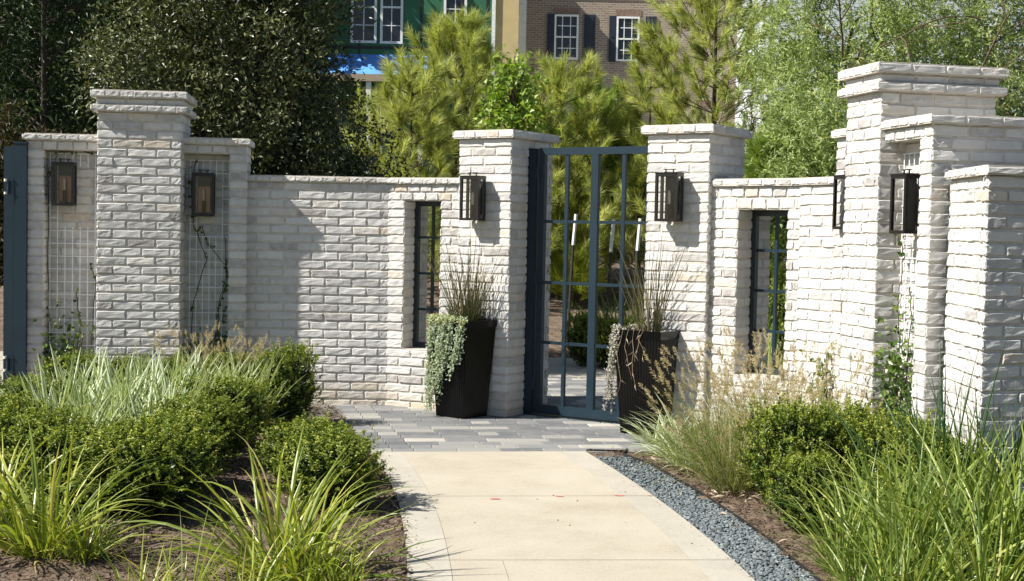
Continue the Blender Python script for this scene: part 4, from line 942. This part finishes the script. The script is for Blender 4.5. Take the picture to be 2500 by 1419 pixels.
# ------------------------------------------------------------------ trees
def pine(label, x, y, H, Rb, zlow=0.15, mt_=M_PINE, whorls=11, per=6, nneed=95, nl=(.15, .25), z0=0.0, group='young pines behind the wall', lean=0.0, wdt=.009, sub=4, name='pine_tree', pw=.6):
    root = thing(name, label, 'tree', (x, y, z0), 0, group); tr = MB(); nd = MB(); shoots = []
    tr.tube([(0, 0, -.1), (lean * .3, 0, H * .4), (lean, 0.0, H * .97)], [.02 + H * .009, .012 + H * .006, .006], 7)
    for k in range(whorls):
        f = (k + .2) / whorls; z = H * (zlow + (1 - zlow) * f); r = Rb * ((1 - f) ** pw) * random.uniform(.85, 1.1) + .12
        for j in range(per):
            a = 2 * math.pi * (j + random.uniform(-.3, .3)) / per + k * 1.1; rr = r * random.uniform(.65, 1.1); rise = rr * random.uniform(.35, .75) + .10
            p0 = np.array([lean * z / H, 0, z]); d = np.array([math.cos(a), math.sin(a), 0]); pts = [p0, p0 + d * rr * .5 + [0, 0, rise * .30], p0 + d * rr + [0, 0, rise]]
            tr.tube(pts, [.006 + .0015 * H * (1 - f), .006, .004], 5)
            ax = nrm(pts[2] - pts[1]); shoots.append((pts[2], ax))
            for q in range(sub):
                t = random.uniform(.3, .95); base = pts[0] * (1 - t) + pts[2] * t + np.array([0, 0, -rise * .2 * math.sin(math.pi * t)])
                sd = nrm(ax * .6 + np.array([-d[1], d[0], 0]) * random.choice((-1, 1)) * random.uniform(.4, 1.0) + np.array([0, 0, random.uniform(.1, .8)])); L = random.uniform(.16, .34) * (0.5 + .5 * rr)
                tip = base + sd * L; tr.tube([base, tip], [.005, .004], 4); shoots.append((tip, nrm(sd + [0, 0, .35])))
    shoots.append((np.array([lean, 0, H]), np.array([0, 0, 1.0])))
    S0 = np.array([s[0] for s in shoots]); S1 = np.array([s[1] for s in shoots]); n = len(S0)
    t = rng.uniform(-.24, .04, (n, nneed)); P = S0[:, None] + S1[:, None] * t[..., None]
    pr2 = nrm(np.cross(rvec(n * nneed).reshape(n, nneed, 3), S1[:, None])); ang = np.radians(rng.uniform(6, 48, (n, nneed)))
    D = np.cos(ang)[..., None] * S1[:, None] + np.sin(ang)[..., None] * pr2
    D = nrm(D + np.array([0, 0, -.12])); L = rng.uniform(*nl, (n, nneed)); Sd = nrm(np.cross(D, rvec(n * nneed).reshape(n, nneed, 3)))
    tip = P + D * L[..., None] + np.array([0, 0, -.02]); V = np.stack([P - Sd * wdt / 2, P + Sd * wdt / 2, tip], 2).reshape(-1, 3)
    tone = np.clip(rng.normal(.45, .22, n)[:, None] + rng.normal(0, .13, (n, nneed)), 0, 1).ravel()
    T = np.arange(n * nneed * 3).reshape(-1, 3); nd.add(V, T=T, tone=tone)
    tr.build('trunk', M_BARKD, root, True); nd.build('needles', mt_, root); return root

def leafy(label, x, y, zc, rad, nclump, nleaf, size, mt_, bark=M_BARK, cr=(.14, .28), name='tree', cat='tree', group=None, z0=0.0, trunks=((0, 0),), tr=.06, shell=.35, hang=0.0, ratio=.5, tonem=.5, limbs=60, fold=.15):
    root = thing(name, label, cat, (x, y, z0), 0, group); b = MB(); t = MB(); rad = np.array(rad)
    d = rvec(nclump); rr = (shell + (1 - shell) * rng.uniform(0, 1, nclump)) ** .6 if shell < 1 else np.ones(nclump)
    lump = 1 + .16 * np.sin(d[:, 0] * 4.3 + x) * np.cos(d[:, 2] * 5.1 + y) + .10 * np.sin(d[:, 1] * 7 + x * 2)
    C = d * (rr * lump)[:, None] * rad + np.array([0, 0, zc])
    C = C[C[:, 2] > .08]; n = len(C); sz = rng.uniform(*cr, n)
    P = C[:, None] + rng.normal(0, .5, (n, nleaf, 3)) * sz[:, None, None] * np.array([1, 1, .8])
    out = nrm(C - np.array([0, 0, zc]))[:, None]
    D = nrm(out * .5 + rng.normal(0, .7, (n, nleaf, 3)) + np.array([0, 0, -hang])); Nn = nrm(out * .5 + np.array([0, 0, .6]) + rng.normal(0, .55, (n, nleaf, 3)))
    tone = np.clip(rng.normal(tonem, .15, n)[:, None] + rng.normal(0, .17, (n, nleaf)), 0, 1)
    Ls = rng.uniform(size * .7, size * 1.3, n * nleaf); addleaves(b, P.reshape(-1, 3), D.reshape(-1, 3), Nn.reshape(-1, 3), Ls, Ls * ratio, tone.ravel(), fold=fold)
    for (ox, oy) in trunks:
        t.tube([(ox * .3, oy * .3, -.1), (ox * .7, oy * .7, zc * .5), (ox, oy, zc + rad[2] * .4)], [tr, tr * .75, tr * .3], 7)
    for k in rng.choice(n, min(limbs, n), replace=False):
        ox, oy = random.choice(trunks); h = max(.3, min(C[k][2] - np.hypot(*C[k][:2]) * .6, zc + rad[2] * .3)); p0 = np.array([ox * .8, oy * .8, h]); m_ = (p0 + C[k]) / 2 + [0, 0, .12]
        t.tube([p0, m_, C[k]], [tr * .35, tr * .2, .006], 5)
    t.build('trunk', bark, root, True); b.build('crown', mt_, root); return root

# --- the pines
pine('tallest young pine behind the left gate pier, in front of the green house', gx(1108, 22.5), 22.5, topz(1100, 62, 22.5), 2.15, .12, whorls=14, per=8, sub=5, pw=.68)
pine('yellowish low pine beside the dark evergreen, above the plain wall', gx(1000, 20.5), 20.5, 3.9, 1.25, .15, whorls=9, per=6)
pine('thin pine left of the steel gate, in front of the brick house', gx(1365, 21.5), 21.5, topz(1375, 165, 21.5), 1.5, .15, whorls=11, per=6)
for px, Y, top, rb, zl, lab in ((1452, 22.5, 235, .9, .10, 'upright dark green pine seen above the steel gate'), (1560, 23.2, 330, 1.2, .08, 'bushy green pine behind the right half of the steel gate'), (1350, 23.6, 330, 1.15, .08, 'green pine behind the left half of the steel gate')):
    zb = float(zberm(gx(px, Y), Y)); pine(lab, gx(px, Y), Y, topz(px, top, Y) - zb, rb, zl, mt_=M_PINEG, whorls=11, per=7, z0=zb, pw=.5)
pine('tall open pine behind the right gate pier, top cut by the picture', gx(1735, 20.5), 20.5, 6.0, 1.35, .12, whorls=14, per=7, sub=5, pw=.4)
pine('slender pine in front of the second brick house window', gx(1580, 22), 22, 4.6, 1.0, .2, whorls=10, per=5)
pine('low bushy pine just above the right window wall', gx(1880, 15.5), 15.5, topz(1880, 350, 15.5), .62, .2, mt_=M_PINEG, whorls=7, per=6)
for px, Y, h_, rb, lab in ((1392, 21.4, 1.5, .55, 'bright yellow green young pine seedling in the steel gate panes'), (1343, 21.8, .85, .34, 'small yellow pine seedling low in the left gate pane'), (1408, 20.9, .6, .3, 'smallest yellow pine seedling in front, between two gate bars')):
    pine(lab, gx(px, Y), Y, h_, rb, .08, mt_=M_PINEY, whorls=4, per=5, sub=1, nl=(.24, .36), wdt=.010, z0=float(zberm(gx(px, Y), Y)))
leafy('light green maple sapling behind the left gate pier', gx(1245, 16.5), 16.5, 2.75, (.40, .36, 1.0), 105, 22, .075, M_GUM, cr=(.10, .24), name='maple_sapling', ratio=.85, limbs=60, tr=.03, shell=.15)
leafy('big dark evergreen with glossy leaves behind the plain white wall', gx(560, 15.0), 15.0, 3.0, (1.45, 1.2, 2.7), 1450, 58, .060, M_OAK, bark=M_BARKD, cr=(.16, .34), name='evergreen_tree', ratio=.45, trunks=((.3, 0), (-.4, .2), (.1, -.3)), limbs=150, tonem=.64, shell=.3)
leafy('dark shrubby evergreen beside the left pilaster, behind the wall', gx(800, 14.6), 14.6, 1.5, (.86, .55, 1.35), 380, 46, .058, M_OAK, bark=M_BARKD, name='evergreen_tree', cr=(.14, .26), ratio=.45, limbs=40, tonem=.5)

def feathery(label, x, y, limbs, nsp, zc, rad, seed):
    root = thing('feathery_tree', label, 'tree', (x, y, 0), 0); t = MB(); b = MB(); ends = []
    def grow(p, d, L, r, depth):
        k = 4; pts = [p]; 
        for i in range(k):
            d = nrm(d + rng.normal(0, .16, 3) + np.array([0, 0, .05 if depth < 2 else -.06])); pts.append(pts[-1] + d * L / k)
        if depth >= 1 and (pts[-1][2] < zc - rad[2] * .95 or np.hypot(pts[-1][0], pts[-1][1]) > rad[0] * 1.1 + .25): return
        t.tube(pts, np.linspace(r, r * .55, k + 1), 6 if depth < 2 else 4)
        if depth >= 2: ends.append((pts, d))
        if depth < 4:
            for _ in range(3 if depth < 2 else 3):
                q = pts[random.randint(2, k)]; nd_ = nrm(d + rng.normal(0, .62, 3)); grow(q, nd_, L * random.uniform(.6, .8), r * .55, depth + 1)
    for (dx, dy, dz, L) in limbs: grow(np.array([0, 0, .0]), nrm(np.array([dx, dy, dz])), L, .055, 0)
    # sprays: drooping twigs with pairs of leaflets, filling the crown volume
    cs = np.array([p[random.randint(1, 4)] for p, _ in ends] or [(0.0, 0.0, zc)]); keep = (((cs - [0, 0, zc]) / np.array(rad)) ** 2).sum(1) < 1.25; cs = cs[keep]
    nc = max(24, nsp // 34); d = rvec(nc); cc = d * (rng.uniform(.15, 1, nc) ** .45)[:, None] * np.array(rad) + [0, 0, zc]; C2 = cc[rng.integers(0, nc, nsp)] + rng.normal(0, 1, (nsp, 3)) * np.array([.14, .14, .22])
    C = np.concatenate([cs[rng.integers(0, len(cs), nsp // 3)] + rng.normal(0, .10, (nsp // 3, 3)), C2[: nsp * 2 // 3]]) if len(cs) else C2
    C = C[C[:, 2] > 1.2]; n = len(C); nb = 16
    ax = nrm(rng.normal(0, .6, (n, 3)) + np.array([0, 0, -.75])); L = rng.uniform(.16, .32, n); tt = rng.uniform(0, 1, (n, nb))
    P = C[:, None] + ax[:, None] * (tt * L[:, None])[..., None] + rng.normal(0, .012, (n, nb, 3)); D = nrm(ax[:, None] * .6 + rng.normal(0, .8, (n, nb, 3)))
    tone = np.clip(rng.normal(.48, .2, n)[:, None] + rng.normal(0, .12, (n, nb)), 0, 1)
    addleaves(b, P.reshape(-1, 3), D.reshape(-1, 3), rvec(n * nb), rng.uniform(.05, .085, n * nb), rng.uniform(.014, .022, n * nb), tone.ravel(), fold=.1)
    t.build('trunk', M_BARK, root, True); b.build('crown', M_FEATH, root); return root
feathery('big pale green feathery tree behind the tallest pilaster', gx(2150, 16.5), 16.5, [(-.5, 0, 1, 2.2), (.1, -.2, 1.2, 2.4), (.55, .1, 1, 2.2), (-.2, .3, 1.3, 2.6), (-.8, -.2, .9, 2.0), (.3, .2, 1.3, 2.3)], 4300, 4.0, (1.75, 1.3, 2.1), 1)
feathery('lower pale feathery tree drooping over the right window wall', gx(1985, 15.2), 15.2, [(-.3, 0, 1, 1.2), (.3, .1, 1.2, 1.3), (0, -.2, 1, 1.1)], 1300, 2.6, (.62, .55, .95), 2)
leafy('dark green tree at the top right corner behind the wall', gx(2530, 19), 19, 3.4, (.65, .8, 2.4), 420, 34, .075, M_DARK, name='evergreen_tree', ratio=.4, limbs=40, tonem=.6)

# --- dark woods at the far left
FOR = [(-60, 30, 1.7, 'dark forest tree cut by the left picture edge'), (45, 33, 1.9, 'dark forest tree with a pale straight trunk at the far left'), (120, 29, 1.5, 'dark forest tree with a black trunk left of the pilaster'), (205, 34, 1.9, 'dark forest tree standing behind the left pilaster cap'), (330, 36, 2.2, 'dark forest tree hidden behind the big glossy evergreen')]
for i, (px, Y, r_, lab) in enumerate(FOR):
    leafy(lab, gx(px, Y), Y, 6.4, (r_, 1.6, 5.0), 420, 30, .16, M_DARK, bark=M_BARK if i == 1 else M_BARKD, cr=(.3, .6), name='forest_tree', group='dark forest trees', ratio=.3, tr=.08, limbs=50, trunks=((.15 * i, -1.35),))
for i, (px, Y, h_, lab) in enumerate([(30, 26, 1.9, 'brownish undergrowth beyond the driveway gate post'), (165, 27, 1.8, 'brownish undergrowth between the driveway gate and the left pilaster'), (-90, 27, 1.9, 'brownish undergrowth at the left picture edge')]):
    leafy(lab, gx(px, Y), Y, h_ * .9, (1.3, .8, h_), 240, 30, .14, M_BRUSH, cr=(.2, .4), name='undergrowth_bush', cat='bush', group='undergrowth below the forest trees', ratio=.3, limbs=20)
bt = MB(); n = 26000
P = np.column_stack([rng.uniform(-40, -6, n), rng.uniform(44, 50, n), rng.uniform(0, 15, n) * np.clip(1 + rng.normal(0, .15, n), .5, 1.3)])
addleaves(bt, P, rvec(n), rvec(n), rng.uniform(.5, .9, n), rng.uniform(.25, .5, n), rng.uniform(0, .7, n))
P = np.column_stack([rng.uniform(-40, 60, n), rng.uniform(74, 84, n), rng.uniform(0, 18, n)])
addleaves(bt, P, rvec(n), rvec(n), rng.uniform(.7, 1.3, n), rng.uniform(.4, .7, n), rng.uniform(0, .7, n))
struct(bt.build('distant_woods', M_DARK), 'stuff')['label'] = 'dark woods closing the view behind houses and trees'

# --- behind the gate: shrubs, grasses, nursery stakes
lm, sm = BOXM[1]
place2('boxwood_shrub', None, gx(1438, 15.9), 15.9, .4, (.85, .85, 1.0), 'dark boxwood behind the left half of the steel gate', 'shrub', 'shrubs behind the gate', (('foliage', lm), ('stems', sm)))
place2('boxwood_shrub', None, gx(1500, 15.6), 15.6, 1.4, (.85, .85, .95), 'dark boxwood behind the centre stile of the steel gate', 'shrub', 'shrubs behind the gate', (('foliage', lm), ('stems', sm)))
place2('boxwood_shrub', None, gx(1900, 14.2), 14.2, 2.4, (1.3, 1.3, 1.6), 'boxwood seen through the right iron window', 'shrub', 'shrubs behind the gate', (('foliage', lm), ('stems', sm)))
for i, (px, Y, s, lab) in enumerate([(1510, 16.4, 1.25, 'bright green grass behind the right half of the steel gate'), (1560, 16.0, 1.3, 'bright green grass beside the right gate pier, seen through the gate'), (1475, 17.2, 1.0, 'bright green grass farther back in the gate panes'), (1885, 13.6, 1.3, 'bright green grass seen through the right iron window'), (1915, 15.2, 1.6, 'taller green grass at the back of the right window view')]):
    place2('strap_leaf_clump', None, gx(px, Y), Y, i * 1.4, s, lab, 'grass clump', 'green grasses behind the gate', (('leaves', STR[i % 2]),))
for (px, Y, zb, zt, lab) in [(1492, 17.2, .05, 1.78, 'black stake with a white tip behind the right half of the gate'), (1400, 18.4, .1, 1.85, 'stake with white tip behind a gate bar, among pine needles'), (1557, 17.6, .1, 1.80, 'thin stake with white tip beside the right gate pier')]:
    b = MB(); x = gx(px, Y); b.tube([(x - .05, Y, zb), (x, Y, zt - .42)], .022, 6); b.tube([(x, Y, zt - .42), (x + .03, Y, zt)], .026, 6, m=1)
    tag(b.build('nursery_stake', [M_EDGE, M_PLASTIC]), lab, 'stake', 'white tipped stakes behind the gate')

# ------------------------------------------------------------------ houses behind
def bricktex(name, c1, c2, mort, sc):
    m, nt, out = mat(name); p = node(nt, 'ShaderNodeBsdfPrincipled', Roughness=.9)
    co = objco(nt); mp = nt.nodes.new('ShaderNodeMapping'); nt.links.new(co, mp.inputs[0]); mp.inputs['Rotation'].default_value = (R(90), 0, 0)
    bt_ = nt.nodes.new('ShaderNodeTexBrick'); nt.links.new(mp.outputs[0], bt_.inputs[0]); bt_.inputs['Color1'].default_value = (*c1, 1); bt_.inputs['Color2'].default_value = (*c2, 1); bt_.inputs['Mortar'].default_value = (*mort, 1)
    bt_.inputs['Scale'].default_value = 1; bt_.inputs['Brick Width'].default_value = .22 * sc; bt_.inputs['Row Height'].default_value = .078 * sc; bt_.inputs['Mortar Size'].default_value = .011 * sc; bt_.inputs['Bias'].default_value = -.1
    nt.links.new(mix(nt, ramp(nt, noise(nt, 3, 5, .7, co), [(.35, (0, 0, 0)), (.75, (.5, .5, .5))]), bt_.outputs[0], c2), p.inputs['Base Color'])
    nt.links.new(p.outputs[0], out.inputs[0]); return m
M_HB = bricktex('house_brick', (.19, .134, .10), (.285, .22, .168), (.39, .345, .295), 1.0)
M_SOLD = plain('soldier_brick', (.25, .165, .13), .9, 0, .3, 14)
M_GREEN = plain('green_sheathing', (.025, .13, .058), .6, 0, .15, 1.2)
M_TAPE = plain('black_seam_tape', (.012, .016, .014), .5)
M_YEL = plain('yellow_sheathing', (.55, .43, .21), .8, 0, .12, 2)
M_TRIM = plain('white_trim', (.78, .78, .76), .5)
M_SHUT = plain('navy_shutter', (.012, .018, .035), .5)
M_WRAP = plain('blue_roof_wrap', (.12, .33, .80), .35, 0, .1, 1.5)
M_TAN = plain('tan_fascia', (.33, .26, .18), .7)
M_SIDE = plain('pale_grey_siding', (.56, .60, .66), .7, 0, .05, 2)
M_ROOFT = plain('dark_shingles', (.06, .06, .065), .9, 0, .25, 20)
def bx(name, c0, c1, m, parent): b = MB(); b.box(c0, c1); return b.build(name, m, parent)
def window(parent, px0, py0, px1, py1, Y, mw=2, mh=2, fr=M_TRIM, t=.065):
    a = at(px0, py1, Y); c = at(px1, py0, Y); x0, x1, z0, z1 = a[0], c[0], a[2], c[2]; zm = (z0 + z1) / 2
    f = MB(); y0 = Y - .07; y1 = Y + .02
    f.box((x0, y0, z0), (x0 + t, y1, z1)); f.box((x1 - t, y0, z0), (x1, y1, z1)); f.box((x0 + t, y0, z1 - t), (x1 - t, y1, z1)); f.box((x0 + t, y0, z0), (x1 - t, y1, z0 + t)); f.box((x0 + t, y0 + .01, zm - t * .4), (x1 - t, y1, zm + t * .4))
    for (za, zb) in ((z0, zm), (zm, z1)):
        for i in range(1, mw): xx = x0 + (x1 - x0) * i / mw; f.box((xx - .014, y0 + .03, za + t * .6), (xx + .014, y1 - .005, zb - t * .6))
        for i in range(1, mh): zz = za + (zb - za) * i / mh; f.box((x0 + t, y0 + .031, zz - .014), (x1 - t, y1 - .006, zz + .014))
    w_ = f.build('window', fr, parent); g_ = MB(); g_.box((x0 + t * .5, Y - .028, z0 + t * .5), (x1 - t * .5, Y - .012, z1 - t * .5)); g_.build('pane', M_PANE, w_)
    return x0, x1, z0, z1
YB = 47.0
hb = thing('brick_house', 'brown brick townhouse with navy shutters behind the pines', 'house', (0, 0, 0))
X0 = gx(1268, YB); X1 = gx(1840, YB)
bx('wall', (X0, YB, 0), (X1, YB + 10, 11.6), M_HB, hb)
bx('corner_trim', (X0 - .16, YB - .06, 0), (X0 + .09, YB + .1, 11.6), M_TRIM, hb)
for (a, c, e, f, sh) in ((1352, 37, 1413, 145, ((1326, 1351), (1415, 1442))), (1503, 42, 1562, 150, ((1476, 1502), (1564, 1590)))):
    x0, x1, z0, z1 = window(hb, a, c, e, f, YB, 3, 2)
    for (s0, s1) in sh:
        b = MB(); xa, xb = gx(s0, YB), gx(s1, YB); b.box((xa, YB - .05, z0 - .02), (xb, YB + .01, z1 + .02)); zm = (z0 + z1) / 2
        for (za, zb) in ((z0 + .05, zm - .05), (zm + .05, z1 - .05)): b.box((xa + .06, YB - .065, za), (xb - .06, YB - .048, zb))
        b.build('shutter', M_SHUT, hb)
    b = MB(); nb_ = 14
    for k in range(nb_): q = x0 - .05 + (x1 - x0 + .1) * k / nb_; b.box((q + .006, YB - .02, z1 + .03), (q + (x1 - x0 + .1) / nb_ - .006, YB + .01, z1 + .25))
    b.build('lintel', M_SOLD, hb)
for zb in (9.62, 6.05):
    b = MB(); nb_ = int((X1 - X0) / .08)
    for k in range(nb_): q = X0 + .1 + .08 * k; b.box((q + .006, YB - .025, zb), (q + .074, YB + .01, zb + .22))
    b.build('brick_band', M_SOLD, hb)
bx('side_wall', (X0 - 1.05, 45.56, 0), (X0 - .17, YB + 9.9, 11.6), M_YEL, hb)
bx('side_trim', (X0 - 1.07, 45.48, 0), (X0 - .95, 45.555, 11.6), M_TRIM, hb)
b = MB(); b.add([(X0 - 1.2, YB - .4, 11.6), (X1 + .3, YB - .4, 11.6), (X1 + .3, YB + 5, 14.2), (X0 - 1.2, YB + 5, 14.2), (X1 + .3, YB + 10.4, 11.6), (X0 - 1.2, YB + 10.4, 11.6)], [(0, 1, 2, 3), (3, 2, 4, 5)]); b.build('roof', M_ROOFT, hb)
# green sheathed house
YG = 45.5
hg = thing('unfinished_house', 'green sheathed house under construction with white windows and blue roof wrap', 'house')
G0, G1 = gx(560, YG), gx(1199, YG)
bx('wall', (G0, YG, 0), (G1, YG + 10, 11.4), M_GREEN, hg)
b = MB()
for px in (1020, 1180, 870, 720): b.box((gx(px - 3, YG), YG - .012, 0), (gx(px + 3, YG), YG, 11.4))
zt = topz(1000, 118, YG); b.box((G0, YG - .014, zt - .05), (G1, YG - .001, zt + .05))
b.build('seam_tape', M_TAPE, hg)
for (a, c, e, f) in ((856, -70, 922, 105), (928, -70, 986, 107), (1083, -90, 1142, 60), (700, -70, 760, 100)): window(hg, a, c, e, f, YG, 2, 2, t=.08)
z0, z1 = topz(900, 182, YG - 1.4), topz(900, 133, YG)
b = MB(); xa, xb = gx(700, YG), gx(1040, YG); b.add([(xa, YG - 1.4, z0), (xb, YG - 1.4, z0), (xb, YG - .02, z1), (xa, YG - .02, z1)], [(0, 1, 2, 3)]); b.add([(xa, YG - 1.4, z0 - .02), (xb, YG - 1.4, z0 - .02), (xb, YG - .02, z0 - .02), (xa, YG - .02, z0 - .02)], [(0, 3, 2, 1)]); b.build('porch_roof', M_WRAP, hg)
bx('fascia', (xa, YG - 1.46, z0 - .22), (xb, YG - 1.40, z0 + .01), M_TAN, hg)
for px in (720, 905, 1030): bx('porch_post', (gx(px, YG) - .08, YG - 1.38, 0), (gx(px, YG) + .08, YG - 1.22, z0 - .03), M_TRIM, hg)
window(hg, 880, 260, 935, 400, YG, 2, 2); window(hg, 780, 260, 835, 400, YG, 2, 2)
b = MB(); b.add([(G0 - .3, YG - .4, 11.4), (G1, YG - .4, 11.4), (G1, YG + 5, 14.0), (G0 - .3, YG + 5, 14.0)], [(0, 1, 2, 3)]); b.build('roof', M_ROOFT, hg)
# pale house at the right
YP = 42.0
hp = thing('pale_house', 'pale grey house with white trim behind the feathery tree', 'house')
P0x, P1x = gx(1850, YP), gx(2600, YP)
b = MB(); b.box((P0x, YP, 0), (P1x, YP + 9, 11)); 
for k in range(58): b.box((P0x, YP - .014, .18 * k), (P1x, YP - .0005, .18 * k + .165))
b.build('wall', M_SIDE, hp)
for (a, c, e, f) in ((1897, 95, 1960, 205), (1960, 345, 2040, 470), (1880, 330, 1935, 460), (2180, 90, 2250, 220), (2390, 60, 2440, 200)): window(hp, a, c, e, f, YP, 2, 1)
bx('corner_trim', (P0x - .05, YP - .05, 0), (P0x + .16, YP + .1, 11), M_TRIM, hp)
for px in (1838, 1992): bx('porch_post', (gx(px, YP) - .1, YP - 2.2, 0), (gx(px, YP) + .1, YP - 2.0, 4.0), M_TRIM, hp)
bx('porch_roof', (gx(1815, YP), YP - 2.4, 4.0), (gx(2120, YP), YP, 4.25), M_TRIM, hp)
b = MB(); b.add([(P0x - .4, YP - .4, 11), (P1x, YP - .4, 11), (P1x, YP + 4.5, 13.5), (P0x - .4, YP + 4.5, 13.5)], [(0, 1, 2, 3)]); b.build('roof', M_ROOFT, hp)
